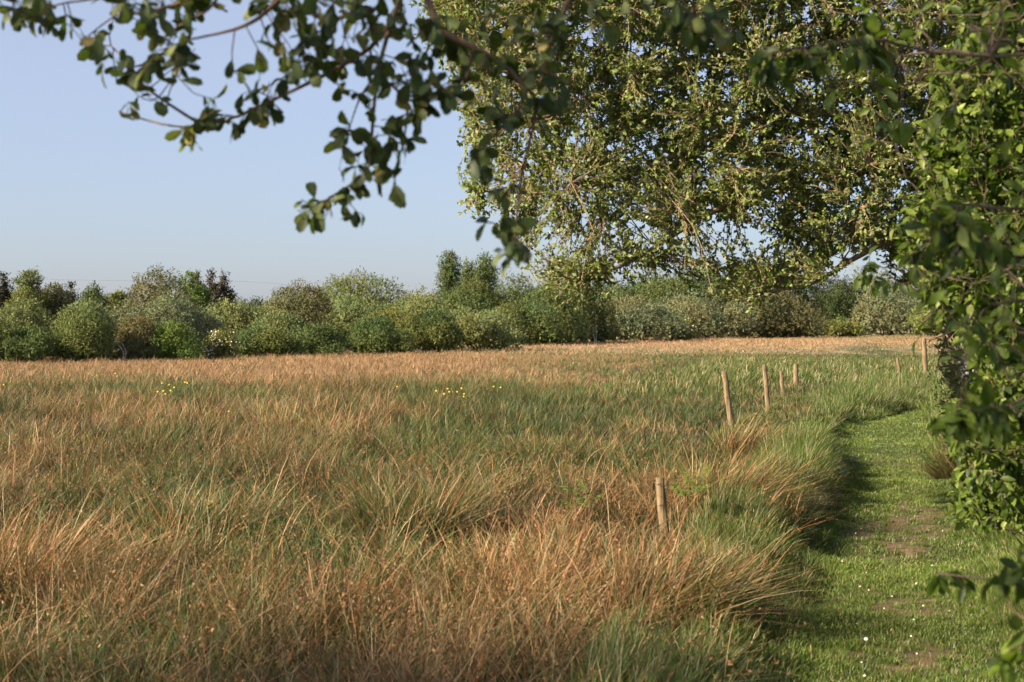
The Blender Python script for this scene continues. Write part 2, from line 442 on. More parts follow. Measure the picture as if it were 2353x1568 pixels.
# a few tussocks big enough to point at: things of their own
TUSS = [ # vx, vy of foot, n, height, radius, lean x, lean y, tan, label
    (1655, 1200, 900, .66, .30, .75, -.05, .50, 'large rush tussock of tan and green stems sweeping over the left path edge'),
    (1530, 1430, 600, .60, .36, .70, -.10, .55, 'bent tan rush tussock in the foreground, its dry stems arching right across the path edge'),
    (920, 1250, 1500, .60, .48, -.22, .05, .28, 'deep green rush tussock in mid field, tipped with a few tan stems'),
    (1700, 1062, 600, .60, .30, .60, 0, .55, 'tan rush tussock fanning right beside the path, just below the tall leaning posts'),
    (450, 1265, 1300, .50, .50, .15, 0, .18, 'bright green rush tussock left of the deep green one, ringed by tan stems'),
    (60, 1400, 900, .62, .36, .50, 0, .7, 'dry orange tan rush tussock at the left edge of the photo leaning right'),
]
def tussock(x, y, n, h, rad, lx, ly, tf, label, wid, group='prominent rush tussocks'):
    r = np.sqrt(rng.random(n))*rad; a = rng.uniform(0, 2*np.pi, n)
    px = x+r*np.sin(a)*.8; py = y+r*np.cos(a)*.8; out = r/rad
    ox = np.sin(a)*out*.75+lx+rng.normal(0, .48, n); oy = np.cos(a)*out*.75+ly+rng.normal(0, .48, n)
    az = np.arctan2(ox, oy); lean = np.clip(.05+.62*np.hypot(ox, oy), 0, 1.15)
    L = h*rng.uniform(.55, 1.15, n)*(1+.25*np.clip(ox, 0, 1))
    c0, c1 = rush_colors(n, np.full(n, tf))
    m = MB()
    kk = rng.normal(0, .5, (n, 3))*(rng.random(n) < .06)[:, None]; kk[:, 2] = -np.abs(kk[:, 2])*.6
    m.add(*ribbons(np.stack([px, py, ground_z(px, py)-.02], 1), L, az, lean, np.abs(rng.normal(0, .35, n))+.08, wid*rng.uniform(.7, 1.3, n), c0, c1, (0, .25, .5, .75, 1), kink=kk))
    o = m.build('rush_tussock', M_rush, origin=(x, y, float(ground_z(np.array(x), np.array(y)))))
    return tag(o, label, 'rush tussock', group)
tpos = []
for vx, vy, n, h, rad, lx, ly, tf, lab in TUSS:
    d = dist_ground(vy, .1); x = WX(vx, d); tpos.append((x, d, rad))
    tussock(x, d, n, h, rad, lx, ly, tf, lab, .0034+.0003*d)
def away(x, y):
    ok = np.ones(len(x), bool)
    for a, b, r in tpos: ok &= np.hypot(x-a, y-b) > r*.95
    return ok

fm = MB()
for a_, b_, n_, w_ in ((2.6, 9, 26000, .005), (8.5, 17, 34000, .007), (16, 36, 70000, .012), (34, 80, 60000, .022)):
    yq = np.sqrt(rng.uniform(a_*a_, b_*b_, n_)); xq = yq*rng.uniform(-.52, .52, n_); o_ = (xq < path_left(yq)-.2) | (yq > 36); xq, yq = xq[o_], yq[o_]; n_ = len(xq)
    tq = tan_frac(xq, yq)*.7; c0q, c1q = rush_colors(n_, tq)
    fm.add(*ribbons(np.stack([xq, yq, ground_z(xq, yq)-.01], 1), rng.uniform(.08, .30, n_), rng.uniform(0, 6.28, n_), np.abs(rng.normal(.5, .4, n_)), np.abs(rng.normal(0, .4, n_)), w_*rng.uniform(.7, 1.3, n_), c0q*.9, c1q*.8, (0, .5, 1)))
fm.add(*field_blades(400, 150, 2.6, 8.5, .0034, ang=30, keep=away, levels=(0, .3, .6, .82, 1), spread=.27))
# single long stems that have bent over in arcs
na = 1300; ya = np.sqrt(rng.uniform(3.6**2, 15**2, na)); xa = ya*rng.uniform(-.5, .4, na); oa = (xa < path_left(ya)-.2); xa, ya = xa[oa], ya[oa]; na = len(xa)
_, ca = rush_colors(na, np.full(na, .6))
fm.add(*ribbons(np.stack([xa, ya, ground_z(xa, ya)], 1), height_map(xa, ya)*rng.uniform(1.1, 1.9, na), rng.uniform(0, 6.28, na), rng.uniform(.1, .6, na), rng.uniform(.7, 1.7, na), (.003+.0003*ya)*rng.uniform(.8, 1.3, na), ca*.5, ca, (0, .2, .4, .55, .7, .85, 1), wjit=.3))
fm.add(*field_blades(900, 120, 8.0, 17, .0052, keep=away, spread=.28))
fm.add(*field_blades(2500, 84, 16, 36, .0078, keep=away, spread=.32))
fm.add(*field_blades(12000, 34, 35, 78, .0125, flat=.6, ang=25, spread=.35))
fm.add(*field_blades(42000, 11, 76, 290, .036, flat=.9, ang=22, spread=.6))
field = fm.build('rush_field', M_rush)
tag(field, 'tan and green soft rushes filling the rough field left of the path', 'rushes', kind='stuff')

# ================================================================ GRASS: path turf, banks, verge
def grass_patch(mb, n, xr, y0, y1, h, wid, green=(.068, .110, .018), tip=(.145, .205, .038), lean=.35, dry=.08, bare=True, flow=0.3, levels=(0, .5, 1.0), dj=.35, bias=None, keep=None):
    y = np.sqrt(rng.uniform(y0*y0, y1*y1, n)) if y1/y0 > 1.5 else rng.uniform(y0, y1, n)
    pl = path_left(y); x = pl+rng.uniform(xr[0], xr[1], n)
    if bias is not None: x = pl+xr[0]+(xr[1]-xr[0])*rng.random(n)**bias
    ok = np.ones(n, bool)
    if bare: ok = rng.random(n) > np.clip(bare_mask(x, y)*1.25, 0, .88)
    if keep is not None: ok &= keep(x-path_left(y), y)
    clump = noise(x*3.2, y*3.2, s=61)*.6+noise(x*9, y*9, s=62)*.4
    x, y, clump = x[ok], y[ok], clump[ok]; n = len(x)
    hh = h(x-path_left(y), y) if callable(h) else np.full(n, h)
    L = hh*(.45+1.1*clump)*rng.uniform(.6, 1.35, n)*post_clear(x, y)
    az = rng.uniform(0, 2*np.pi, n)+0; ox = np.sin(az)+flow; oy = np.cos(az)
    az = np.arctan2(ox, oy)
    le = np.abs(rng.normal(lean, dj, n))
    v = rng.uniform(.6, 1.4, (n, 1))*(.55+.9*fbm(x*1.6, y*1.6, 66))[:, None]
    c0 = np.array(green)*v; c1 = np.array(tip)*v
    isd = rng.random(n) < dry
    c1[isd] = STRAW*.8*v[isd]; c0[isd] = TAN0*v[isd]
    z = ground_z(x, y)-.005
    mb.add(*ribbons(np.stack([x, y, z], 1), L, az, np.clip(le, 0, 1.2), np.abs(rng.normal(0, .3, n))+.1, wid*rng.uniform(.7, 1.3, n), c0, c1, levels))
gm = MB()
def turf_h(u, y): return .035+.09*np.clip((np.abs(u-.65)-.45)/.5, 0, 1)
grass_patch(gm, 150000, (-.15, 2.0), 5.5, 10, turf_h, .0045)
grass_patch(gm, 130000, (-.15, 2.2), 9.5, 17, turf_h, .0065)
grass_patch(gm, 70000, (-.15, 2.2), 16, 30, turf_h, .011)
turfo = gm.build('path_grass', M_grass); tag(turfo, 'short mown green grass carpeting the path', 'grass', kind='stuff')
bk = MB()   # long lush grass along the foot of the left bank
def bank_h(u, y): return (.13+.20*np.clip((-u-.05)/.35, 0, 1))*(1+.5*np.exp(-((y-22)/5)**2))*(1-.35*np.exp(-((y-8)/2.5)**2))
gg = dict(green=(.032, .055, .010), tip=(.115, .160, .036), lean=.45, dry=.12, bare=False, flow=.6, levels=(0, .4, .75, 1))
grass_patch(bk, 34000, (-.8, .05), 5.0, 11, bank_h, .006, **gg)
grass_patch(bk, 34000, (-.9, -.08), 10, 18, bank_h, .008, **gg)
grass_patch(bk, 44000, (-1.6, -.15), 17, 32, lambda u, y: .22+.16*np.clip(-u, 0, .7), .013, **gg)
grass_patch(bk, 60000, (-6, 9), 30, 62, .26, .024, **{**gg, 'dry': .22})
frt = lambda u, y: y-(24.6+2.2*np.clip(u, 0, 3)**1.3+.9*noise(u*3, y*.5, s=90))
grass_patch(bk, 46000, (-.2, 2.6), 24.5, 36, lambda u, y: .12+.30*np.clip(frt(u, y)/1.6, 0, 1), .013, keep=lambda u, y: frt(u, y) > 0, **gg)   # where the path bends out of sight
bo = bk.build('bank_grass', M_grass); tag(bo, 'long lush green grass along the left bank of the path', 'grass', kind='stuff')
vg = MB()   # verge at the hedge foot
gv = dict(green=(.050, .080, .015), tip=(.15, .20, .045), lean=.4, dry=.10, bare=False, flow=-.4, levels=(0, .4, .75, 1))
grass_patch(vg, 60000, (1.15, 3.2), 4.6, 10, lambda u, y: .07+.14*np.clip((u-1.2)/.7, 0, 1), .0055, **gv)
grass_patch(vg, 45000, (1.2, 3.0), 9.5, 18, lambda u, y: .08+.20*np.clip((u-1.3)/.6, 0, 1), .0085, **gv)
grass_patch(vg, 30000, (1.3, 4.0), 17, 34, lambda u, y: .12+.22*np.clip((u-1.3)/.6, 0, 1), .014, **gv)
vo = vg.build('verge_grass', M_grass); tag(vo, 'pale green grass on the verge below the hedge', 'grass', kind='stuff')
tussock(WX(2205, 15.5), 15.5, 500, .55, .3, -.35, 0, .45, 'thin green and tan rush tuft on the right of the path against the hedge foot', .008)

# ================================================================ POSTS
def post(x, y, w, h, lx, ly, label, dark=False, wane=0):
    root = empty('fence_post', (x, y, float(ground_z(np.array(x), np.array(y)))), label, 'fence post', 'old wooden fence posts along the path')
    k = 9; t = np.linspace(0, 1, k); s = 10
    V = []; z0 = -.15
    prof = [1, .93, .80, .93, 1, 1, .93, .84, .93, 1]
    for i in range(k):
        zz = z0+(h-z0)*t[i]
        jx = rng.normal(0, .002)
        for j in range(s):
            a = 2*np.pi*j/s+.3
            rr = w*.56*prof[j]*(1-.06*t[i])*(1+rng.normal(0, .02))
            if i >= k-2: rr *= (.97 if i == k-2 else .93)
            V.append((rr*math.cos(a)+lx*max(zz, 0)+jx, rr*math.sin(a)*.85+ly*max(zz, 0), zz+(rng.normal(0, .006)+wane*math.cos(a) if i >= k-1 else 0)))
    V = np.array(V)+np.array(root.location)
    q = []
    for i in range(k-1):
        for j in range(s): q.append((i*s+j, i*s+(j+1) % s, (i+1)*s+(j+1) % s, (i+1)*s+j))
    m = MB(); base = np.array([.215, .155, .085]) if not dark else np.array([.30, .21, .14])
    C = np.tile(base, (len(V), 1)); tt = np.repeat(t, s)[:, None]
    m.add(V, [np.array(q)], C*(.85+.3*rng.random((len(V), 1))))
    top = V[-s:]; c = top.mean(0)+np.array([0, 0, .004])
    f = [(s, j, (j+1) % s) for j in range(s)]
    m.add(np.vstack([top+np.array([0, 0, .0005]), c]), [np.array(f)], base*(.5 if dark else 1.1))
    m.build('post_shaft', M_wood, root, smooth=False)
    # staples that held the wire, on the field side
    for zz in (h*.9, h*.55):
        p = np.array(root.location)+np.array([lx*zz-w*.2, ly*zz-w*.50, zz])
        mm = MB(); mm.add(*tubes(np.array([p+[-.012, .006, 0], p+[-.010, -.008, .0], p+[.010, -.008, .004], p+[.012, .006, .004]]), np.full(4, .003), 5, (.06, .045, .04)))
        mm.build('wire_staple', M_bark, root)
    return root
PL = ['short fence post nearest the camera, standing in tan rushes beside a leafy sapling',
      'tall fence post leaning left, leftmost of the row in the middle distance',
      'tall thin reddish fence post just right of the tall leaning one',
      'short reddish fence post, right neighbour of the tall thin one',
      'stout square topped fence post at the right end of the group of four',
      'small dark topped leaning fence post alone in the grass where the path bends',
      'thin weathered fence post left of the tall upright one near the hedge',
      'tall straight upright fence post in front of the hedge, furthest right']
for (tx, ty, fx, d, w), lab in zip(POSTS, PL):
    h = CAMH-(ty*K-325)/FPX*d
    x = WX(fx, d); gz0 = float(ground_z(np.array(x), np.array(float(d))))
    h2 = h-gz0; post(x, d, w, h2, (WX(tx, d)-x)/h2, rng.normal(0, .02), lab, dark='dark' in lab, wane=.012 if 'dark' in lab else 0)

# ================================================================ FAR TREES AND BUSHES
KC = dict(willow=((.145, .165, .056), .24), greywillow=((.140, .150, .070), .22), olive=((.125, .138, .036), .24), brownish=((.115, .108, .042), .24),
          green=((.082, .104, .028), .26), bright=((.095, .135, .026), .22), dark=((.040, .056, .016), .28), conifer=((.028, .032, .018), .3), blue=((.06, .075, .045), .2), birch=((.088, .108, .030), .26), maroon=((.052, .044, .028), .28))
def far_tree(name, cat, vx0, vx1, vtop, d, kind, label, shape='dome', group='trees and scrub along the far edge of the field', base=0.0, dens=1.0, trunkcol=(.14, .12, .09), blossom=0, lobes=None, stems=0):
    d = d*float(np.interp((vx0+vx1)/2, [0, 500, 1000, 1300, 1600, 1900, 2100], [1.08, 1.12, 1.15, 1.25, 1.38, 1.45, 1.45]))
    ex_ = (vx1-vx0)*(.05 if shape == 'dome' else .12); x0, x1 = WX(vx0-ex_, d), WX(vx1+ex_, d); cx = (x0+x1)/2; wd = (x1-x0); H = CAMH-(vtop*K-325)/FPX*d
    dep = min(wd, 7)*.8
    c0, cj = KC[kind]; c0 = np.array(c0)*np.array([1.10, 1.14, 1.22])
    root = empty(name, (cx, d, 0), label, cat, group)
    # lobes
    C = []; RR = []
    n = lobes or int(np.clip(wd*H/1.1, 12, 60))
    if shape == 'dome':
        for i in range(n):
            u = rng.uniform(-.92, .92); v = rng.uniform(-.8, .8)
            top = H*(max(1-.62*u*u, .1)**.6)*(1-.22*v*v)*rng.uniform(.76, 1.03)*(.90+.2*noise(u*2.2+cx, d*.3, s=4))
            r = rng.uniform(.16, .28)*min(wd, H*1.5)
            r = min(r, top*.45)
            C.append((cx+u*(wd/2-r*.7), d+v*dep/2, top-r)); RR.append(r)
            if top > 2.4*r: C.append((cx+u*(wd/2-r*.4), d+v*dep/2-.15*dep, rng.uniform(.35, .7)*top-r*.3)); RR.append(r*rng.uniform(.8, 1.1))
        for i in range(n):
            u = rng.uniform(-1, 1); r = .16*min(wd, H*1.5); C.append((cx+u*(wd/2-r*.6), d-dep*.42+rng.uniform(0, .3)*dep, r*rng.uniform(.5, 1.2))); RR.append(r)
    elif shape == 'tall':
        n = lobes or 16
        for i in range(n):
            t = (i+.5)/n; hw = wd/2*(.25+1.0*(1-t)**.8)*rng.uniform(.6, 1.0)
            r = wd*rng.uniform(.17, .28)*(1.15-.55*t)
            u = rng.uniform(-1, 1)
            C.append((cx+u*max(hw-r, 0), d+rng.uniform(-1, 1)*max(hw-r, 0), .08*H+t*(H*.94-r))); RR.append(r)
            C.append((cx-u*max(hw-r, 0)*.7, d-abs(rng.uniform(0, 1))*max(hw-r, 0), .05*H+t*(H*.9-r))); RR.append(r)
        C.append((cx, d, H-wd*.08)); RR.append(wd*.08)
    elif shape == 'conifer':
        n = 15
        for i in range(n):
            t = (i+.3)/n; r = (wd/2*(1-t)**.8*1.1+.02*wd)*(1.0 if i % 2 else .7)
            for s in range(3):
                a = rng.uniform(0, 6.28); C.append((cx+r*.5*math.cos(a), d+r*.5*math.sin(a), .1*H+t*.9*H)); RR.append(max(r*.45, .05*wd))
    C = np.array(C); RR = np.array(RR)
    px = d/FPX
    s = max(1.55*px, .06)
    area = wd*H*(.8 if shape == 'dome' else .6)
    nl = int(np.clip(dens*11*area/(s*s*.5), 4000, 90000)); per = 7; ns = nl//per
    w = RR**2; idx = rng.choice(len(C), ns, p=w/w.sum())
    dr = rdir(ns); dr[:, 2] = np.where(dr[:, 2] < -.2, -dr[:, 2], dr[:, 2]); flip = (dr[:, 1] > .2) & (rng.random(ns) < .55); dr[flip, 1] *= -1
    rad = RR[idx]*rng.uniform(.62, 1.06, ns)**.8*(.9+.35*noise(dr[:, 0]*3+idx, dr[:, 1]*3, dr[:, 2]*3, s=9))
    P = C[idx]+dr*rad[:, None]
    ins = np.zeros(ns)
    for c, r in zip(C, RR): ins += np.linalg.norm(P-c, axis=1) < r*.72
    keepm = (ins < 1) | (rng.random(ns) < .18); keepm &= P[:, 2] > .05
    P = P[keepm]; dr = dr[keepm]; ns = len(P)
    up = {'dome': .7, 'tall': .35, 'conifer': -.1}[shape]
    sd = nrm(dr+np.array([.15, 0, up])+rng.normal(0, .35, (ns, 3)))
    sl = s*rng.uniform(2.0, 4.5, ns)*(1.0 if shape != 'conifer' else .8)*np.where(rng.random(ns) < .10, 1.6, 1.0)
    tt = rng.random((ns, per)); Q = P[:, None]+sd[:, None]*(sl[:, None]*tt)[..., None]+rng.normal(0, s*.5, (ns, per, 3))
    Q = Q.reshape(-1, 3); nn = len(Q)
    DD = nrm(np.repeat(sd, per, 0)+rng.normal(0, .7, (nn, 3)))
    NN = nrm(np.repeat(dr, per, 0)*1.1+rng.normal(0, .5, (nn, 3)))
    # leaf plane contains DD; its normal leans outward
    Ls = s*rng.uniform(.8, 1.6, nn); Ws = s*rng.uniform(.45, .8, nn)
    patch = (.75+.5*noise(Q[:, 0]*.9+cx, Q[:, 1]*.9, Q[:, 2]*.9, s=3))[:, None]
    hue = noise(Q[:, 0]*.6, Q[:, 1]*.6, Q[:, 2]*.6+cx, s=8)[:, None]
    col = c0*patch*rng.uniform(1-cj*1.6, 1+cj*1.6, (nn, 1))*(1+(hue-.5)*np.array([[.5, .05, -.2]]))
    if kind == 'conifer' or kind == 'maroon': col += (rng.random((nn, 1)) < .25)*np.array([.045, .02, .012])
    mb = MB(); mb.add(*leaves4(Q, DD, NN, Ls, Ws, col))
    ni = ns; ii_ = rng.choice(len(C), ni, p=w/w.sum()); di = rdir(ni)          # inner foliage, coarser, so the crown is not see-through
    Pi = C[ii_]+di*(RR[ii_]*rng.uniform(.30, .72, ni))[:, None]; Pi[:, 2] = np.maximum(Pi[:, 2], .1)
    mb.add(*leaves4(Pi, rdir(ni), nrm(di+np.array([-.3, -.8, .2])+rng.normal(0, .5, (ni, 3))), s*rng.uniform(2.0, 3.4, ni), s*rng.uniform(1.1, 2.0, ni), c0*rng.uniform(.7, 1.2, (ni, 1))))
    cr = mb.build('crown', M_far, root)
    if blossom:
        nb = blossom; i = rng.choice(nn, nb); b = MB()
        bp = Q[i]+np.array([0, -s*1.5, 0])+NN[i]*s
        mk = noise(bp[:, 0]*2.2, bp[:, 1]*2, bp[:, 2]*2.2, s=21) > .42; bp = bp[mk]; nb = len(bp)
        b.add(*leaves4(bp, rdir(nb), nrm(np.array([-.4, -1, .5])+rng.normal(0, .4, (nb, 3))), np.full(nb, s*1.0), np.full(nb, s*.9), np.tile(np.array([.72, .68, .55]), (nb, 1))))
        b.build('blossom', M_far, root)
    # trunk and limbs
    tb = MB(); nlimb = min(len(C), 14)
    r0 = .035*H**.8 if shape != 'conifer' else .03*H
    if shape == 'dome':
        for q in range(nlimb):
            bx = cx+rng.normal(0, wd*.06); c = C[q]
            pts = catmull([(bx, d, -.1), (bx*.6+c[0]*.4+rng.normal(0, .1), d*.6+c[1]*.4, c[2]*.45), tuple(c)], 7)
            tb.add(*tubes(pts, np.linspace(r0*.6, r0*.15, 7), 5, trunkcol))
    else:
        pts = catmull([(cx, d, -.1), (cx+rng.normal(0, .08), d, H*.5), (cx, d, H*.95)], 10)
        tb.add(*tubes(pts, np.linspace(r0*.8, r0*.1, 10), 6, trunkcol))
        for q in range(nlimb):
            c = C[q]; zc = max(c[2]-.4, .3)
            tb.add(*tubes(catmull([(cx, d, zc), ((cx+c[0])/2, (d+c[1])/2, zc+.2), tuple(c)], 5), np.linspace(r0*.3, r0*.08, 5), 4, trunkcol))
    for q in range(stems):   # pale bare stems seen at the front of the scrub
        bx = cx+rng.uniform(-.35, .35)*wd; hh = H*rng.uniform(.35, .6)
        tb.add(*tubes(catmull([(bx, d-dep*.5-.1, -.05), (bx+rng.normal(0, .1), d-dep*.5-.15, hh*.5), (bx+rng.normal(0, .25), d-dep*.5, hh)], 7), np.linspace(px*.7, px*.35, 7), 4, (.5, .44, .34)))
    tb.build('trunk', M_bark, root)
    return root
B = 'bush'; T = 'tree'
FT = [
 # back rows first
 ('conifer_tree', T, -30, 45, 628, 85, 'conifer', 'dark conifer at the far left edge of the photo, above the scrub', 'conifer', {}),
 ('conifer_tree', T, 140, 186, 648, 90, 'conifer', 'small dark conifer spire poking up right of the olive tree on the left', 'conifer', {}),
 ('olive_tree', T, 25, 105, 634, 80, 'olive', 'olive green tree between the dark conifer and the brownish tree at far left', 'dome', {}),
 ('brown_tree', T, 85, 180, 645, 82, 'brownish', 'brownish round tree left of the small dark conifer spire', 'dome', {'stems': 2}),
 ('leafy_tree', T, 190, 252, 650, 90, 'green', 'dark green round tree standing against the sky right of the small conifer spire', 'dome', {}),
 ('leafy_tree', T, 245, 290, 654, 92, 'olive', 'small olive tree touching the dark green round one on its right', 'dome', {}),
 ('airy_tree', T, 290, 445, 618, 95, 'brownish', 'tall airy round tree left of the dark spiky conifers, highest on the left', 'dome', {'dens': .8}),
 ('leafy_tree', T, 395, 480, 632, 99, 'bright', 'fresh green tree between the airy tree and the spiky conifers', 'dome', {}),
 ('conifer_tree', T, 420, 484, 626, 104, 'maroon', 'left spire of the three dark spiky conifers in the left skyline', 'conifer', {}),
 ('conifer_tree', T, 455, 516, 623, 102, 'maroon', 'middle spire of the three dark spiky conifers in the left skyline', 'conifer', {}),
 ('conifer_tree', T, 480, 552, 627, 103, 'maroon', 'right spire of the three dark spiky conifers, next to open sky', 'conifer', {}),
 ('dark_bush', B, 545, 615, 674, 98, 'blue', 'small dark bluish bush in the dip of the skyline right of the conifers', 'dome', {}),
 ('willow_tree', T, 590, 700, 668, 96, 'willow', 'thin feathery willow on the skyline right of the small bluish bush', 'dome', {'dens': .7}),
 ('willow_tree', T, 690, 945, 630, 112, 'olive', 'broad domed willow that forms the long rounded rise of the skyline', 'dome', {}),
 ('willow_tree', T, 900, 1020, 662, 104, 'willow', 'pale willow in the dip between the broad domed willow and the tall birches', 'dome', {}),
 ('birch_tree', T, 990, 1075, 586, 112, 'birch', 'tallest birch of the central clump, its narrow top leftmost against the sky', 'tall', {'trunkcol': (.6, .57, .5)}),
 ('birch_tree', T, 1035, 1115, 606, 114, 'birch', 'middle birch of the tall central clump, lower than its two neighbours', 'tall', {'trunkcol': (.6, .57, .5)}),
 ('birch_tree', T, 1070, 1160, 590, 112, 'green', 'right birch of the tall central clump, beside the hanging blurred twig', 'tall', {'trunkcol': (.6, .57, .5)}),
 ('leafy_tree', T, 1000, 1140, 650, 108, 'birch', 'broad green tree filling the foot of the tall birch clump', 'dome', {}),
 ('birch_tree', T, 1130, 1240, 640, 106, 'birch', 'birch with a pale stem just right of the tall central clump', 'dome', {'trunkcol': (.6, .57, .5), 'stems': 2}),
 ('leafy_tree', T, 1215, 1345, 642, 108, 'olive', 'olive tree under the left tip of the overhanging willow', 'dome', {}),
 ('birch_tree', T, 1290, 1400, 632, 110, 'birch', 'birch with a slender white trunk under the overhanging willow', 'dome', {'trunkcol': (.6, .57, .5), 'stems': 3}),
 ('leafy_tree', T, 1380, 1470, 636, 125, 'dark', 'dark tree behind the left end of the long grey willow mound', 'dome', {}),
 ('leafy_tree', T, 1445, 1560, 612, 150, 'green', 'green tree showing in the sky gap beneath the overhanging willow', 'dome', {}),
 ('leafy_tree', T, 1540, 1660, 612, 152, 'birch', 'rounded tree behind the middle of the grey willow mound', 'dome', {}),
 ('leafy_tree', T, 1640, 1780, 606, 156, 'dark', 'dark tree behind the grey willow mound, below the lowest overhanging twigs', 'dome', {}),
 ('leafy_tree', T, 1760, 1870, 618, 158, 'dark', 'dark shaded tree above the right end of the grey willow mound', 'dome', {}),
 ('leafy_tree', T, 1835, 1965, 634, 172, 'conifer', 'darkest tree, in deep shade right of the grey willow mound', 'dome', {}),  # deep shade put into the foliage colour through the conifer tone
 ('willow_tree', T, 1925, 2060, 626, 185, 'greywillow', 'grey green tree on the skyline under the open patch of sky at right', 'dome', {}),
 ('willow_tree', T, 2040, 2200, 622, 180, 'greywillow', 'grey green tree on the skyline partly hidden by the hedge', 'dome', {}),
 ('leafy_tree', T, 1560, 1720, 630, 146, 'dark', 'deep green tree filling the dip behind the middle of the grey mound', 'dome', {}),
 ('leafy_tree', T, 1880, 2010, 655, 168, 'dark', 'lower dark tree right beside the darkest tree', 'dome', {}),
 ('leafy_tree', T, 1330, 1480, 655, 122, 'birch', 'green tree under the overhanging willow, left of the long grey mound', 'dome', {}),
 # middle
 ('willow_bush', B, 255, 500, 672, 68, 'greywillow', 'large round grey green willow bush in front of the airy tree', 'dome', {}),
 ('willow_bush', B, 470, 650, 690, 76, 'willow', 'pale green willow bush below the dip in the left skyline', 'dome', {}),
 ('brown_bush', B, 605, 765, 658, 80, 'brownish', 'brown tinged bush with a dark hollow right of the pale willow bush', 'dome', {}),
 ('willow_bush', B, 740, 920, 680, 88, 'willow', 'pale willow bush in front of the broad domed willow', 'dome', {}),
 ('willow_bush', B, 900, 1050, 690, 90, 'willow', 'light green willow bush at the left foot of the birch clump', 'dome', {}),
 ('olive_bush', B, -40, 130, 700, 62, 'willow', 'pale olive bush behind the front scrub at the left edge', 'dome', {}),
 ('olive_bush', B, 110, 270, 700, 62, 'willow', 'pale olive bush behind the front scrub left of the large grey willow bush', 'dome', {}),
 ('willow_bush', B, 560, 700, 715, 73, 'willow', 'pale willow bush between the white hawthorn and the brown tinged bush', 'dome', {}),
 ('olive_bush', B, 130, 215, 712, 64, 'brownish', 'small brown bush peeping over the pale olive bushes at left', 'dome', {}),
 ('willow_bush', B, 830, 980, 708, 84, 'olive', 'olive willow bush above the broad green bush at the field edge', 'dome', {}),
 ('willow_bush', B, 1120, 1290, 690, 98, 'birch', 'deep green bush right of the rounded light green willow', 'dome', {}),
 ('leafy_tree', T, 1180, 1330, 668, 103, 'birch', 'broad green tree in front of the olive tree under the overhanging willow', 'dome', {}),
 ('leafy_tree', T, 1390, 1640, 640, 140, 'birch', 'wide green tree directly behind the left of the long grey mound', 'dome', {}),
 # front
 ('green_bush', B, -80, 120, 735, 55, 'green', 'dark green bush at the left end of the scrub, touching the tan rushes', 'dome', {}),
 ('olive_bush', B, 118, 250, 716, 56, 'olive', 'rounded olive bush with a dark right flank, second from the left in front', 'dome', {}),
 ('olive_bush', B, 240, 360, 732, 57, 'brownish', 'brown olive bush with pale bare stems at its foot', 'dome', {'stems': 3}),
 ('hawthorn_bush', B, 345, 455, 745, 57, 'bright', 'small bright green leafy bush right of the bare stems', 'dome', {}),
 ('hawthorn_bush', B, 475, 548, 762, 58, 'olive', 'small hawthorn covered in white blossom at the foot of the scrub', 'dome', {'blossom': 420}),
 ('green_bush', B, 535, 690, 756, 62, 'green', 'low green bush right of the white blossoming hawthorn', 'dome', {}),
 ('green_bush', B, 650, 790, 750, 66, 'green', 'low green bush below the brown tinged one', 'dome', {}),
 ('green_bush', B, 735, 945, 730, 70, 'green', 'broad green bush at the field edge below the broad domed willow', 'dome', {}),
 ('green_bush', B, 900, 1060, 716, 76, 'birch', 'green bush with a dark hollow on its right, left of the rounded willow', 'dome', {}),
 ('willow_bush', B, 1010, 1195, 706, 80, 'willow', 'rounded light green willow bush at the field edge below the birches', 'dome', {}),
 ('willow_bush', B, 1185, 1330, 748, 104, 'willow', 'low pale willow bush at the field edge left of the long grey mound', 'dome', {}),
 ('willow_bush', B, 1310, 1560, 690, 116, 'greywillow', 'left half of the long grey green willow mound, sloping down to the left', 'dome', {}),
 ('willow_bush', B, 1500, 1720, 672, 128, 'greywillow', 'middle of the long grey willow mound, behind the blossoming bush', 'dome', {}),
 ('willow_bush', B, 1650, 1875, 664, 130, 'brownish', 'brownish grey right end of the long willow mound', 'dome', {}),
 ('hawthorn_bush', B, 1538, 1592, 738, 112, 'olive', 'small bush dotted with cream blossom in front of the grey willow mound', 'dome', {'blossom': 130}),
 ('willow_bush', B, 1740, 1875, 722, 132, 'willow', 'small pale bush at the foot of the brownish mound', 'dome', {}),
 ('willow_bush', B, 1860, 1970, 738, 140, 'olive', 'low feathery bush in front of the darkest tree', 'dome', {}),
 ('willow_bush', B, 1968, 2115, 655, 155, 'greywillow', 'tall rounded grey green willow bush right of the darkest tree', 'dome', {}),
 ('willow_bush', B, 2090, 2230, 690, 140, 'olive', 'olive bush behind the tall upright post, against the hedge', 'dome', {}),
]
for name, cat, a, b, top, d, kind, lab, shape, kw in FT:
    far_tree(name, cat, a, b, top, d, kind, lab, shape, **kw)
# ground between the trunks and the gaps of the wood: distant wood behind, one mass nobody could count

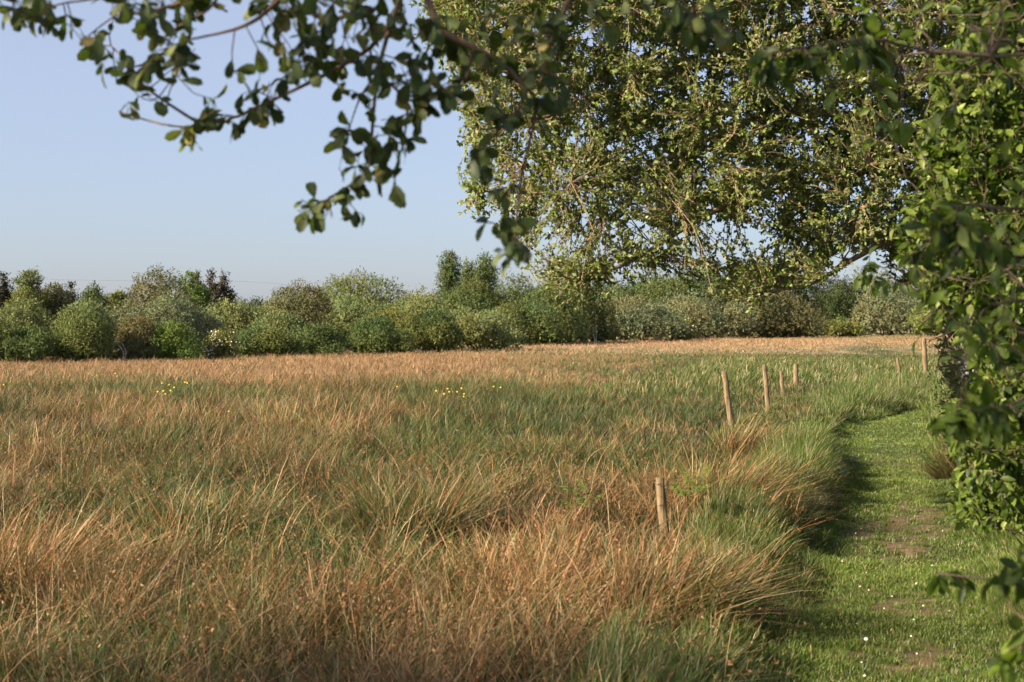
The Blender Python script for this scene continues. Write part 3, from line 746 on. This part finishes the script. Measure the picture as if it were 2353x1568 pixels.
# ================================================================ NEAR TREES
def foliage_tree(root, limbs, poly, d0, d1, n2, n3, hole, leafmat, leafcols, leafL, per, barkcol, twigcol, r_limb, droop=.3, leafW=.5, near=True, hs=1.0, extra_targets=None, hang=.0, seed=5, ext=None, twig_r=.003, tiplen=.25, leafname='crown', p3=None, recede=False, r2=.03):
    tb = MB(); nodes = []; bias = []
    for k_, (pts, ra, rb) in enumerate(limbs):
        kk = 18; c = catmull(pts, kk); tb.add(*tubes(c, np.linspace(ra, rb, kk), 7, barkcol, .05))
        nodes.append(c)
    nodes = np.concatenate(nodes)
    T2 = sample_crown(poly, d0, d1, n2, hole, hs, seed, recede)
    B2 = grow(nodes, T2, 8, .14, .025, -.04)
    l2 = np.linalg.norm(B2[:, -1]-B2[:, 0], axis=1)
    tb.add(*tubes(B2, np.clip(l2[:, None]*.010, twig_r*1.2, r2)*np.linspace(1, .35, 8)[None], 5, barkcol))
    nodes2 = np.concatenate([nodes, B2[:, 2:].reshape(-1, 3)])
    T3 = sample_crown(p3 or poly, d0, d1, n3, hole, hs, seed, recede)
    if ext is not None: T3 = np.concatenate([T3, ext])
    B3 = grow(nodes2, T3, 5, .12, .03, -.05)
    # keep twigs twig length: cut the very long ones back towards their tips
    tb.add(*tubes(B3, np.linspace(twig_r, twig_r*.45, 5), 3, twigcol, .3)); tb.build('trunk', M_bark, root)
    n = len(B3); tt = 1-rng.random((n, per))**1.3*.85*np.minimum(1, tiplen*2.2/np.maximum(np.linalg.norm(B3[:, -1]-B3[:, 0], axis=1), .01))[:, None]
    seg = np.clip(tt*4, 0, 3.999); i = seg.astype(int); f = (seg-i)[..., None]; ar = np.arange(n)[:, None]
    P = B3[ar, i]*(1-f)+B3[ar, i+1]*f; tang = nrm(B3[ar, i+1]-B3[ar, i])
    P = P.reshape(-1, 3); tang = tang.reshape(-1, 3); m = len(P)
    D = nrm(tang*.7+rng.normal(0, .65, (m, 3))+np.array([0, 0, -hang]))
    N = nrm(rng.normal(0, .75, (m, 3))+np.array([-.25, -.35, .75]))
    L = leafL*rng.uniform(.55, 1.3, m); Wd = L*leafW*rng.uniform(.75, 1.25, m)
    lc = np.array([c for c, w in leafcols]); lw = np.array([w for c, w in leafcols]); lw = lw/lw.sum()
    col = lc[rng.choice(len(lc), m, p=lw)]*rng.uniform(.7, 1.3, (m, 1))
    mb = MB()
    mb.add(*(leaves11 if near else leaves4)(P, D, N, L, Wd, col)); mb.build(leafname, leafmat, root)
    return nodes2

# ---- the overhanging willow, about 12 m off, trunk behind the hedge
D0 = 12.0
POLY_A = [(1000, -260), (985, 10), (1010, 70), (1060, 110), (1075, 200), (1120, 250), (1085, 300), (1135, 350), (1095, 430), (1130, 470), (1215, 500), (1215, 540), (1270, 590),
          (1290, 620), (1370, 640), (1420, 600), (1490, 600), (1560, 560), (1620, 600), (1650, 640), (1760, 668), (1850, 655), (1925, 590), (1985, 560), (2060, 560), (2120, 650), (2300, 650), (2450, 400), (2450, -260)]
def Wa(vx, vy, d=D0): return tuple(W(vx, vy, d))
tr = np.array([4.75, 13.2, 0]); tz = float(ground_z(np.array(tr[0]), np.array(tr[1])))
rootA = empty('willow_tree', (tr[0], tr[1], tz), 'large willow overhanging the field, its crown filling the upper right of the photo', 'tree')
tp = [tuple(tr+np.array([0, 0, -.1])), tuple(tr+np.array([-.1, 0, 1.2])), tuple(tr+np.array([-.35, -.1, 2.2]))]
top = tp[-1]
limbsA = [(tp, .16, .12),
 ([top, Wa(2200, 500, 12.8), Wa(2060, 545, 12.3), Wa(1960, 595, 12), Wa(1870, 650, 11.8), Wa(1755, 672, 11.6)], .05, .006),
 ([tp[1], Wa(2150, 450, 12.6), Wa(1900, 380, 12.2), Wa(1650, 480, 11.9), Wa(1450, 600, 11.7), Wa(1330, 640, 11.6)], .05, .006),
 ([top, Wa(2150, 330, 12.6), Wa(1800, 260, 12.2), Wa(1500, 380, 12), Wa(1300, 440, 11.7), Wa(1110, 440, 11.6)], .05, .006),
 ([top, Wa(2200, 200, 13), Wa(1800, 120, 12.5), Wa(1450, 200, 12.2), Wa(1250, 270, 12), Wa(1100, 300, 11.8)], .05, .006),
 ([top, Wa(2200, 50, 13.2), Wa(1750, -80, 13), Wa(1350, -20, 12.6), Wa(1150, 60, 12.4), Wa(1020, 70, 12.2)], .05, .006),
 ([top, Wa(2250, -100, 13.5), Wa(2000, -350, 13.8), Wa(1500, -400, 13.5)], .06, .02),
 ([top, Wa(2100, 400, 13.6), Wa(1850, 420, 14.2), Wa(1600, 500, 14), Wa(1500, 560, 13.6)], .045, .006),
 ([top, Wa(2300, 200, 14), Wa(2000, 60, 14.6), Wa(1600, 100, 14.4), Wa(1350, 180, 14)], .05, .006)]
def holeA(x, y):
    left = np.clip((1480-x)/400, 0, 1); mid = np.exp(-((x-1640)/260)**2-((y-545)/55)**2)
    return .18+.50*left*1.25*np.clip((y-190)/120, 0, 1)+.48*mid+.12*np.exp(-((x-1990)/60)**2-((y-575)/40)**2)
_pa = np.array([p for p in POLY_A if p[1] > -200]); _i = rng.integers(0, 19, 620); _t = rng.random((620, 1)); _e = _pa[_i]*(1-_t)+_pa[np.minimum(_i+1, len(_pa)-1)]*_t
_e = _e+np.stack([-np.abs(rng.normal(0, 26, 620)), rng.normal(8, 24, 620)], 1)
extA = np.array([W(a, b, 11.9+rng.normal(0, .4)) for a, b in _e])
foliage_tree(rootA, limbsA, POLY_A, 11.2, 13.8, 440, 19000, holeA, M_sallow,
             [((.160, .215, .042), 5), ((.22, .27, .09), 3), ((.24, .19, .10), .9), ((.10, .135, .03), 1.5)], .037, 21, (.24, .17, .11), (.27, .175, .11), .1,
             near=False, hs=1.5, hang=.25, seed=5, twig_r=.0042, leafW=.6, tiplen=.3, ext=extA)

# ---- the near sallow the camera stands under: trunk right behind the camera, limbs reach over into the view
def Wn(vx, vy, d): return tuple(W(vx, vy, d))
rootB = empty('sallow_tree', (1.9, -1.2, 0.1), 'near sallow whose out of focus branches hang across the top left of the view', 'tree')
limb_pts = [
 ([(1.9, -1.2, -.1), (1.8, -1.0, 1.3), (1.4, -.5, 2.4), (1.0, .3, 3.1)], .16, .10),
 ([(1.0, .3, 3.1), (.8, 1.6, 3.2), Wn(1180, -230, 2.9), Wn(960, -70, 3.1), Wn(905, 40, 3.15), Wn(868, 170, 3.2), Wn(855, 300, 3.2), Wn(845, 390, 3.25), Wn(780, 440, 3.25), Wn(700, 490, 3.3)], .008, .0018),
 ([Wn(905, 40, 3.15), Wn(850, 110, 3.15), Wn(760, 165, 3.2), Wn(680, 205, 3.2), Wn(600, 242, 3.25), Wn(500, 283, 3.3), Wn(400, 290, 3.3), Wn(275, 258, 3.35)], .006, .0018),
 ([Wn(455, 282, 3.3), Wn(390, 240, 3.3), Wn(330, 195, 3.35), Wn(300, 150, 3.35), Wn(255, 105, 3.4)], .004, .002),
 ([Wn(960, -70, 3.1), Wn(1010, 60, 3.1), Wn(1090, 110, 3.1), Wn(1180, 170, 3.1), Wn(1205, 230, 3.1), Wn(1120, 330, 3.15), Wn(1100, 385, 3.2)], .009, .002),
 ([Wn(1180, 170, 3.1), Wn(1230, 240, 3.15), Wn(1200, 400, 3.2), Wn(1185, 520, 3.2), Wn(1170, 610, 3.25)], .005, .0018),
 ([(.8, 1.6, 3.2), Wn(1050, -420, 2.7), Wn(760, -120, 2.9), Wn(520, -40, 3.0), Wn(330, -15, 3.1), Wn(150, -30, 3.1), Wn(30, 0, 3.15)], .014, .002),
 ([Wn(760, -120, 2.9), Wn(640, 0, 2.95), Wn(560, 60, 3.0), Wn(420, 95, 3.0)], .008, .002),
 ([(.8, 1.6, 3.2), Wn(1500, -220, 2.8), Wn(1580, -60, 2.9), Wn(1600, 50, 3.0)], .006, .002),
 ([Wn(520, -40, 3.0), Wn(480, 20, 3.0), Wn(405, 65, 3.05), Wn(385, 110, 3.1)], .004, .0016),
 ([Wn(520, -40, 3.0), Wn(430, 0, 3.0), Wn(330, 30, 3.05), Wn(270, 35, 3.1), Wn(205, 80, 3.1)], .004, .0016),
 ([Wn(330, -15, 3.1), Wn(200, 0, 3.1), Wn(115, 20, 3.1), Wn(100, 85, 3.1)], .003, .0014),
 ([Wn(150, -30, 3.1), Wn(80, 10, 3.1), Wn(30, 25, 3.1)], .003, .0014),
 ([Wn(760, -120, 2.9), Wn(740, -20, 3.0), Wn(690, 50, 3.05), Wn(700, 140, 3.1)], .005, .0016),
 ([Wn(905, 40, 3.15), Wn(850, 20, 3.1), Wn(770, 40, 3.1), Wn(640, 20, 3.1)], .004, .0016),
 ([Wn(868, 170, 3.2), Wn(930, 230, 3.2), Wn(930, 310, 3.2), Wn(905, 400, 3.2)], .004, .0016),
 ([Wn(868, 170, 3.2), Wn(830, 220, 3.2), Wn(800, 300, 3.2)], .003, .0014),
 ([Wn(1090, 110, 3.1), Wn(1060, 200, 3.1), Wn(990, 230, 3.1)], .004, .0016),
 ([Wn(1500, -220, 2.8), Wn(1360, -80, 2.9), Wn(1280, 60, 3.0), Wn(1240, 190, 3.05)], .01, .002),
]
tb = MB(); tnodes = []
for pts, ra, rb in limb_pts:
    c = catmull(pts, 30); tb.add(*tubes(c, np.linspace(ra, rb, 30), 7, (.15, .10, .065), .05)); tnodes.append(c)
for lp in ([(1.4, -.5, 2.4), (-1.5, -.6, 3.7), (-7.6, 1.6, 4.2)], [(1.0, .3, 3.1), (1.3, 2.5, 3.9), (1.2, 6.0, 4.3)]):  # unseen limbs added to carry the shading canopy
    c = catmull(lp, 24); tb.add(*tubes(c, np.linspace(.07, .015, 24), 7, (.15, .10, .065), .05)); tnodes.append(c)
tn = np.concatenate(tnodes)
# leafy sprays: (vx, vy, spread, count)
SPR = [(700, 480, 22, 7), (740, 475, 28, 9), (815, 490, 18, 5), (800, 400, 22, 6), (850, 350, 30, 7), (900, 400, 25, 6), (890, 300, 30, 8), (930, 310, 22, 5), (790, 300, 16, 5), (690, 510, 14, 3),
       (820, 210, 28, 7), (740, 130, 40, 12), (680, 150, 35, 10), (620, 190, 30, 7), (560, 240, 35, 8), (540, 290, 15, 4), (480, 250, 30, 8), (430, 290, 20, 6), (400, 260, 25, 5), (330, 190, 22, 5), (280, 170, 28, 7), (260, 140, 20, 4), (300, 235, 14, 3),
       (420, 95, 34, 11), (400, 60, 40, 9), (330, 30, 40, 10), (460, 20, 40, 10), (280, 10, 20, 4), (200, 75, 14, 4), (100, 60, 16, 4), (45, 20, 26, 8), (110, 15, 25, 5), (550, 10, 40, 7), (660, 10, 50, 13), (760, 40, 50, 13),
       (830, 20, 50, 12), (800, 100, 45, 10), (890, 160, 35, 9), (960, 130, 45, 12), (1010, 170, 40, 10), (980, 220, 35, 9), (1040, 60, 60, 12), (1100, 130, 45, 11), (1060, 210, 40, 9), (1130, 240, 35, 9),
       (1100, 350, 30, 7), (1115, 385, 18, 4), (1180, 500, 24, 6), (1110, 510, 12, 3), (1170, 580, 20, 7), (1170, 430, 20, 5), (1230, 250, 40, 9), (1260, 150, 45, 11), (1230, 60, 50, 12), (1150, 30, 60, 12), (1330, 60, 50, 9),
       (1490, 40, 40, 12), (1560, 20, 45, 16), (1610, 60, 35, 12), (1660, 10, 50, 10), (1700, 50, 25, 6), (1280, 220, 30, 6), (920, 60, 45, 9), (1400, 20, 40, 8)]
ts = []; 
for vx, vy, sp, n in SPR:
    n = int(n*.85)+1; a = np.clip(rng.normal(0, .6, (n, 2)), -1.2, 1.2)*sp
    for q in range(n): ts.append(W(vx+a[q, 0], vy+a[q, 1], 3.15+rng.normal(0, .13)))
ts = np.array(ts)
nd = np.array([np.min(np.linalg.norm(tn-t_, axis=1)) for t_ in ts]); ts = ts[nd < .15]
tw = grow(tn, ts, 5, .12, .03, -.03)
tb.add(*tubes(tw, np.linspace(.0017, .0009, 5), 4, (.12, .085, .055), .2))
per = 4; n = len(tw)
tt = np.clip(1-rng.random((n, per))*.8, 0, .999); seg = tt*4; i = seg.astype(int); f = (seg-i)[..., None]; ar = np.arange(n)[:, None]
P = (tw[ar, i]*(1-f)+tw[ar, i+1]*f).reshape(-1, 3); tg = nrm(tw[ar, i+1]-tw[ar, i]).reshape(-1, 3); mm_ = len(P)
D = nrm(tg*.5+rng.normal(0, .6, (mm_, 3))+np.array([0, 0, -.55])); N = nrm(rng.normal(0, .8, (mm_, 3))+np.array([-.2, -.3, .6]))
L = .040*rng.uniform(.5, 1.35, mm_); lc = np.array([(.045, .070, .018), (.065, .092, .022), (.11, .135, .036), (.22, .19, .06)])
col = lc[rng.choice(4, mm_, p=[.42, .33, .18, .07])]*rng.uniform(.75, 1.25, (mm_, 1))
m = MB(); m.add(*leaves11(P, D, N, L, L*rng.uniform(.46, .68, mm_), col, fold=.12, lt=LT2))
crownB = m
# unseen canopy above the frame: extends this tree, shaped to shade these twigs
cv = rng.uniform(-1, 1, (700, 3)); cv = cv[(cv**2).sum(1) < 1]
cvp = cv*np.array([1.7, 1.0, .8])+np.array([-2.4, 2.4, 4.2])
cv2 = rng.uniform(-1, 1, (2600, 3)); cv2 = cv2[(cv2**2).sum(1) < 1]; cv3 = rng.uniform(-1, 1, (650, 3)); cv3 = cv3[(cv3**2).sum(1) < 1]*np.array([2.7, 1.5, .7])+np.array([-7.4, 1.8, 4.2]); cvp = np.concatenate([cvp, cv3, cv2*np.array([2.0, 2.6, .7])+np.array([.8, 5.3, 4.5])])  # unseen foliage blobs added to shade the hedge and the near ground
okc = (CAMH+(cvp[:, 1])*(325/FPX+.06)) < cvp[:, 2]
cvp = cvp[okc & (noise(cvp[:, 0]*1.3, cvp[:, 1]*1.3, cvp[:, 2]*1.3, s=71) > .36)]
tw = grow(tn, cvp, 5, .12, .03, .05); n = len(tw); per = 14
tb.add(*tubes(tw, np.linspace(.006, .0015, 5), 4, (.17, .11, .07), .2)); tb.build('trunk', M_bark, rootB)
tt = np.clip(1-rng.random((n, per))*.5, 0, .999); seg = tt*4; i = seg.astype(int); f = (seg-i)[..., None]; ar = np.arange(n)[:, None]
P = (tw[ar, i]*(1-f)+tw[ar, i+1]*f).reshape(-1, 3); mm_ = len(P)
P = P+rng.normal(0, .10, P.shape)
D = nrm(rng.normal(0, .7, (mm_, 3))+np.array([0, 0, -.3])); N = nrm(rng.normal(0, .8, (mm_, 3))+np.array([0, 0, .8]))
L = .065*rng.uniform(.6, 1.3, mm_)
crownB.add(*leaves4(P, D, N, L, L*.55, np.tile(np.array([.08, .12, .035]), (mm_, 1)))); crownB.build('crown', M_sallow, rootB)

# ---- hedge at the right of the path: near shrub, body, far end
HC = [((.068, .112, .014), 5), ((.105, .16, .020), 4), ((.20, .26, .055), 1.1), ((.036, .062, .010), 3)]
def hl(pts): return [tuple(W(a, b, c)) if len(p) == 0 else tuple(p) for a, b, c, *p in pts]
# body of the hedge, 5.5 - 9.5 m
POLY_C2 = [(2230, -160), (2200, 60), (2140, 150), (2150, 260), (2095, 330), (2110, 430), (2070, 500), (2065, 570), (2105, 640), (2155, 700), (2195, 770), (2245, 840), (2215, 900), (2165, 950), (2180, 1000), (2195, 1100), (2185, 1170), (2250, 1215), (2350, 1190), (2560, 1190), (2700, 900), (2700, -160)]
bx, by = 2.95, 7.4
rootC = empty('hedge_shrub', (bx, by, float(ground_z(np.array(bx), np.array(by)))), 'dense leafy hedge shrub right of the path, its lit lower leaves hanging over the verge', 'hedge shrub')
limbsC = [([(bx, by, 0), (bx-.05, by, .6), (bx-.2, by-.2, 1.1), (bx-.45, by-.3, 1.2)], .014, .004),
          ([(bx, by, .1), (bx+.1, by, 1.2), (bx-.1, by-.2, 2.2), (bx-.2, by-.3, 3.0)], .016, .004),
          ([(bx, by, .1), (bx+.2, by-.4, 1.0), (bx+.1, by-.9, 2.0), (bx-.2, by-1.0, 2.6)], .016, .004),
          ([(bx, by, .1), (bx+.3, by-.2, .9), (bx+.2, by-1.1, 1.6), (bx-.0, by-1.3, 1.5)], .014, .004),
          ([(bx, by, .1), (bx+.5, by+.4, 1.6), (bx+.5, by+.6, 2.8), (bx+.3, by+.2, 3.9)], .018, .004),
          ([(bx, by, .1), (bx-.1, by+.5, .5), (bx+.3, by+.8, .8), (bx+.2, by+1.4, 1.0)], .016, .004)]
foliage_tree(rootC, limbsC, POLY_C2, 5.6, 9.4, 300, 5600, .22, M_hedge, HC, .050, 12, (.10, .075, .05), (.13, .085, .055), .1, near=True, hs=2.2, hang=.45, seed=12, r2=.006, recede=True, twig_r=.0028, leafW=.5, tiplen=.22)
# nearest shrub, its sprays crossing the right edge of the view at 3 m
POLY_C1 = [(1960, -160), (1960, 60), (2060, 180), (2160, 300), (2150, 450), (2120, 560), (2110, 650), (2200, 760), (2300, 800), (2420, 820), (2700, 820), (2700, -160)]
bx, by = 2.35, 4.2
rootD = empty('hedge_shrub', (bx, by, float(ground_z(np.array(bx), np.array(by)))), 'nearest hedge shrub, its big out of focus leaves covering the right edge of the view', 'hedge shrub')
ex = []
for vx, vy, sp, n, d in [(1760, 150, 35, 6, 3.3), (1830, 130, 35, 6, 3.3), (1900, 130, 35, 6, 3.3), (1990, 110, 40, 7, 3.4), (1980, 60, 30, 5, 3.4), (1905, 215, 12, 1, 3.3), (2060, 280, 30, 5, 3.4), (2170, 500, 50, 7, 3.2), (2130, 570, 35, 4, 3.2), (2230, 560, 50, 8, 3.2), (2310, 600, 40, 7, 3.1),
                         (2210, 960, 25, 6, 3.2), (2260, 940, 35, 8, 3.2), (2330, 950, 30, 8, 3.1), (2160, 990, 12, 2, 3.2), (2100, 620, 25, 4, 3.2), (2220, 750, 35, 5, 3.2), (2300, 760, 35, 6, 3.2),
                         (2170, 1325, 12, 2, 3.1), (2220, 1330, 14, 2, 3.1), (2290, 1330, 16, 3, 3.0), (2345, 1330, 16, 4, 3.0), (2345, 1260, 8, 2, 3.0), (2290, 1510, 10, 2, 2.9), (2340, 1500, 12, 3, 2.9)]:
    for q in range(n): ex.append(W(vx+rng.normal(0, sp*.7), vy+rng.normal(0, sp*.6), d+rng.normal(0, .08)))
limbsD = [([(bx, by, 0), (bx+.0, by-.3, 1.0), (bx-.4, by-.6, 1.9), tuple(W(2300, 480, 3.4)), tuple(W(2190, 470, 3.3))], .007, .003),
          ([(bx, by, .1), (bx, by-.4, 1.4), (bx-.3, by-.8, 2.3), tuple(W(2240, 130, 3.5)), tuple(W(2000, 90, 3.4)), tuple(W(1780, 120, 3.3))], .007, .0025),
          ([(bx, by, .1), (bx+.1, by-.6, .7), tuple(W(2560, 900, 3.3)), tuple(W(2330, 930, 3.2)), tuple(W(2200, 945, 3.2))], .008, .0025),
          ([(bx, by, .05), (bx, by-.6, .35), tuple(W(2500, 1330, 3.0)), tuple(W(2330, 1335, 3.0)), tuple(W(2160, 1318, 3.1))], .005, .002),
          ([(bx, by, .05), (bx, by-.8, .25), tuple(W(2500, 1480, 2.8)), tuple(W(2340, 1500, 2.9)), tuple(W(2270, 1512, 2.9))], .005, .002),
          ([(bx, by, .1), (bx+.2, by, 1.5), (bx+.1, by+.1, 2.9), (bx-.5, by-.2, 3.5)], .012, .004),
          ([(bx, by, .1), (bx-.1, by-.2, 1.3), (bx-.5, by-.4, 1.8), tuple(W(2280, 700, 3.5))], .007, .003)]
foliage_tree(rootD, limbsD, POLY_C1, 3.1, 5.2, 80, 190, .42, M_hedge, HC, .050, 5, (.11, .08, .055), (.14, .095, .06), .1, near=True, hs=3.0, hang=.6, seed=17, r2=.0035, ext=np.array(ex), twig_r=.0022, leafW=.46, tiplen=.12)
# deeper part of the hedge behind, closing the view to the right
POLY_E = [(2095, 600), (2120, 690), (2155, 760), (2165, 830), (2175, 880), (2150, 960), (2180, 1060), (2230, 1130), (2450, 1150), (2600, 700), (2600, 0), (2200, 0), (2120, 400)]
bx, by = 5.5, 15.6
rootE = empty('hedge_shrub', (bx, by, float(ground_z(np.array(bx), np.array(by)))), 'darker hedge shrub farther along the path, seen between the near leaves and the tall post', 'hedge shrub')
limbsE = [([(bx, by, 0), (bx, by, 1), (bx-.3, by, 2.2), (bx-.6, by, 3.4)], .08, .02), ([(bx, by, 0), (bx-.2, by-.5, .8), (bx-.7, by-.9, 1.3)], .05, .012), ([(bx, by, 0), (bx+.1, by-1, 1.5), (bx-.3, by-1.6, 2.5)], .06, .012),
          ([(bx, by, 0), (bx, by+.9, .9), (bx-.2, by+1.8, 1.6)], .05, .012)]
foliage_tree(rootE, limbsE, POLY_E, 12.5, 19, 160, 2600, .28, M_hedge, [((.085, .13, .03), 5), ((.11, .17, .04), 3), ((.13, .10, .05), 1)], .06, 12, (.17, .12, .08), (.20, .12, .08), .1, near=False, hs=1.0, hang=.3, recede=True, seed=23, twig_r=.004, tiplen=.35)
# bare brown twiggy bush with a few white flowers
bx, by = WX(2235, 13.5), 13.5
rootF = empty('twiggy_bush', (bx, by, float(ground_z(np.array(bx), np.array(by)))), 'bare brown twiggy bush leaning out of the hedge, with a few white flowers', 'bush')
m = MB(); tg_ = []
for q in range(90):
    vx = rng.uniform(2145, 2265); vy = rng.uniform(770, 960)
    tg_.append(W(vx, vy, by+rng.uniform(-.5, .5)))
tg_ = np.array(tg_)
nodesF = catmull([(bx+.5, by, 0), (bx+.45, by, .5), (bx+.35, by, .9)], 10)
bb = grow(nodesF, tg_, 7, .1, .02, .02)
m.add(*tubes(bb, np.linspace(.006, .002, 7), 4, (.26, .16, .11), .3)); m.add(*tubes(nodesF, np.linspace(.012, .006, 10), 6, (.2, .13, .09))); m.build('stems', M_bark, rootF)
P = np.repeat(bb[:, -1], 5, 0)+rng.normal(0, .04, (450, 3)); m = MB()
m.add(*leaves4(P, rdir(450), rdir(450), np.full(450, .035), np.full(450, .018), np.tile(np.array([.12, .15, .05]), (450, 1)))); m.build('crown', M_hedge, rootF)
fl = np.array([W(2222+rng.normal(0, 7), 850+rng.normal(0, 26), by-.55) for _ in range(46)]); m = MB()
m.add(*leaves4(fl, rdir(46), nrm(np.array([-.3, -1, .3])+rng.normal(0, .4, (46, 3))), np.full(46, .035), np.full(46, .03), np.tile(np.array([.75, .7, .66]), (46, 1)))); m.build('blossom', M_plain, rootF)

# ================================================================ SMALL THINGS
def flower(name, cat, label, group, x, y, z, r, petals, pcol, ccol, hstem, tilt=.5, mat=M_plain):
    root = empty(name, (x, y, z), label, cat, group)
    m = MB(); m.add(*tubes(np.array([[x, y, z], [x+.004, y, z+hstem*.5], [x+.002, y-.004, z+hstem]]), np.array([.0012, .0012, .001])*max(1, r/.012), 4, (.10, .17, .04))); m.build('stem', M_grass, root)
    c = np.array([x+.002, y-.004, z+hstem]); nn = nrm(np.array([-.35, -tilt, .8])+rng.normal(0, .15, 3)); a1 = nrm(np.cross(nn, [0, 1, 0.3])); a2 = np.cross(nn, a1)
    an = np.arange(petals)*2*np.pi/petals; D = a1*np.cos(an)[:, None]+a2*np.sin(an)[:, None]+nn*.12
    m = MB(); m.add(*leaves4(np.tile(c, (petals, 1)), D, np.tile(nn, (petals, 1)), np.full(petals, r), np.full(petals, r*4.2/petals*1.1), np.tile(np.array(pcol), (petals, 1)))); m.build('petals', mat, root)
    k = 8; an = np.arange(k)*2*np.pi/k; V = np.vstack([c+nn*r*.12+(a1*np.cos(an)[:, None]+a2*np.sin(an)[:, None])*r*.3, c+nn*r*.3])
    m = MB(); m.add(V, [np.array([(j, (j+1) % k, k) for j in range(k)])], np.array(ccol)); m.build('flower_centre', mat, root)
DAISY = [(1988, 1472, 1.8), (2048, 1367, 1.3), (2104, 1340, 1.2), (1968, 1430, 1), (2098, 1428, 1), (2092, 1462, .9), (1975, 1345, 1), (1995, 1352, .9), (2120, 1390, 1), (2180, 1405, .8), (2140, 1300, .8), (1934, 1295, .9), (1990, 1315, .8), (1940, 1210, .9), (1965, 1222, .8), (1900, 1198, .7),
         (2010, 1128, .7), (1985, 1545, 1.1), (1978, 1518, .9), (2060, 1185, .7), (2165, 1215, .8), (2200, 1360, .8), (2105, 1500, .8), (1880, 1330, .7), (2030, 1400, .8)]
for vx, vy, s in DAISY:
    d = dist_ground(vy, .05); x = WX(vx, d); z = float(ground_z(np.array(x), np.array(d)))
    flower('daisy', 'daisy', 'tiny white daisy in the short grass of the path', 'daisies scattered over the grass path', x, d, z,   .0062*s+.001, 12, (.50, .49, .45), (.7, .5, .08), .045)
BUTTER = [(8, 884), (265, 858), (222, 862), (372, 880), (388, 884), (375, 898), (392, 897), (362, 900), (425, 878), (430, 880), (525, 945), (1002, 898), (1028, 893), (1032, 900), (1060, 892), (1066, 905), (1065, 911), (1050, 900), (1134, 888), (1150, 890), (1020, 905), (912, 888), (380, 905), (400, 890)]
for vx, vy in BUTTER:
    h = rng.uniform(.50, .62)
    d = dist_ground(vy, h); x = WX(vx, d)
    flower('buttercup', 'buttercup', 'small yellow buttercup standing above the rushes of the field', 'buttercups dotted over the field', x, d, 0.0, .00045*d+.005, 5, (.75, .52, .03), (.6, .4, .02), h, .9)
# sapling with pinnate leaves by the nearest post, and a smaller one left of it
def sapling(vx, vy, d, hs, n, label, spread):
    x = WX(vx, d); root = empty('rowan_sapling', (x, d, float(ground_z(np.array(x), np.array(d)))), label, 'sapling')
    H = CAMH-(vy*K-325)/FPX*d; m = MB(); l = MB()
    for q in range(n):
        tipx = x+rng.normal(0, spread); tip = np.array([tipx, d+rng.normal(0, spread*.6), H*rng.uniform(.80, 1.02)])
        c = catmull([(x, d, 0), ((x+tipx)/2, d, H*.6), tuple(tip)], 8); m.add(*tubes(c, np.linspace(.004, .0015, 8), 4, (.20, .10, .06)))
        for w_ in range(3):
            p0 = c[5+min(w_, 2)]; a = rng.uniform(0, 6.28); dr = nrm(np.array([math.cos(a), math.sin(a)*.6, .35])); kk = np.arange(1, 6)
            ax = p0+dr*(kk*.022)[:, None]; s = nrm(np.cross(dr, [0, 0, 1]))
            for sg in (-1, 1): l.add(*leaves11(ax, np.tile(dr*.5+s*sg, (5, 1)), np.tile([0, -.3, 1.], (5, 1)), np.full(5, .038), np.full(5, .015), np.tile(np.array([.15, .24, .04]), (5, 1))))
            m.add(*tubes(np.array([p0, p0+dr*.06, p0+dr*.12]), np.array([.0015, .001, .0008]), 3, (.2, .12, .06)))
    m.build('stem', M_bark, root); l.build('foliage', M_hedge, root)
sapling(1568, 1085, 10.2, 1, 7, 'yellow green pinnate sapling just right of the nearest fence post', .09)
sapling(1340, 1125, 9.8, 1, 3, 'small yellow green sapling among the rushes left of the nearest fence post', .05)
# red dead leaf and a dark dead stalk
d = dist_ground(1142, .05); x = WX(1892, d); z = float(ground_z(np.array(x), np.array(d)))
m = MB(); m.add(*leaves11(np.array([[x, d, z+.05]]), np.array([[.9, -.3, .15]]), np.array([[0, -.6, .8]]), np.array([.11]), np.array([.06]), np.array([[.42, .07, .03]])))
lf = m.build('dead_leaf', M_plain, origin=(x, d, z)); tag(lf, 'reddish dead leaf lying at the left edge of the path under the large tussock', 'dead leaf')
# overhead wire crossing in front of the far trees at the left
pw = [W(-900, 628, 48), W(-300, 636, 52), W(0, 640, 56), W(280, 645, 62), W(520, 646, 70), W(640, 652, 84), W(800, 670, 100), W(1000, 690, 130)]
m = MB(); m.add(*tubes(catmull(pw, 60), np.full(60, .005), 5, (.75, .73, .7), 0)); wo_ = m.build('overhead_wire', M_plain, origin=tuple(pw[0])); tag(wo_, 'thin pale overhead wire strung in front of the trees at the left', 'wire')
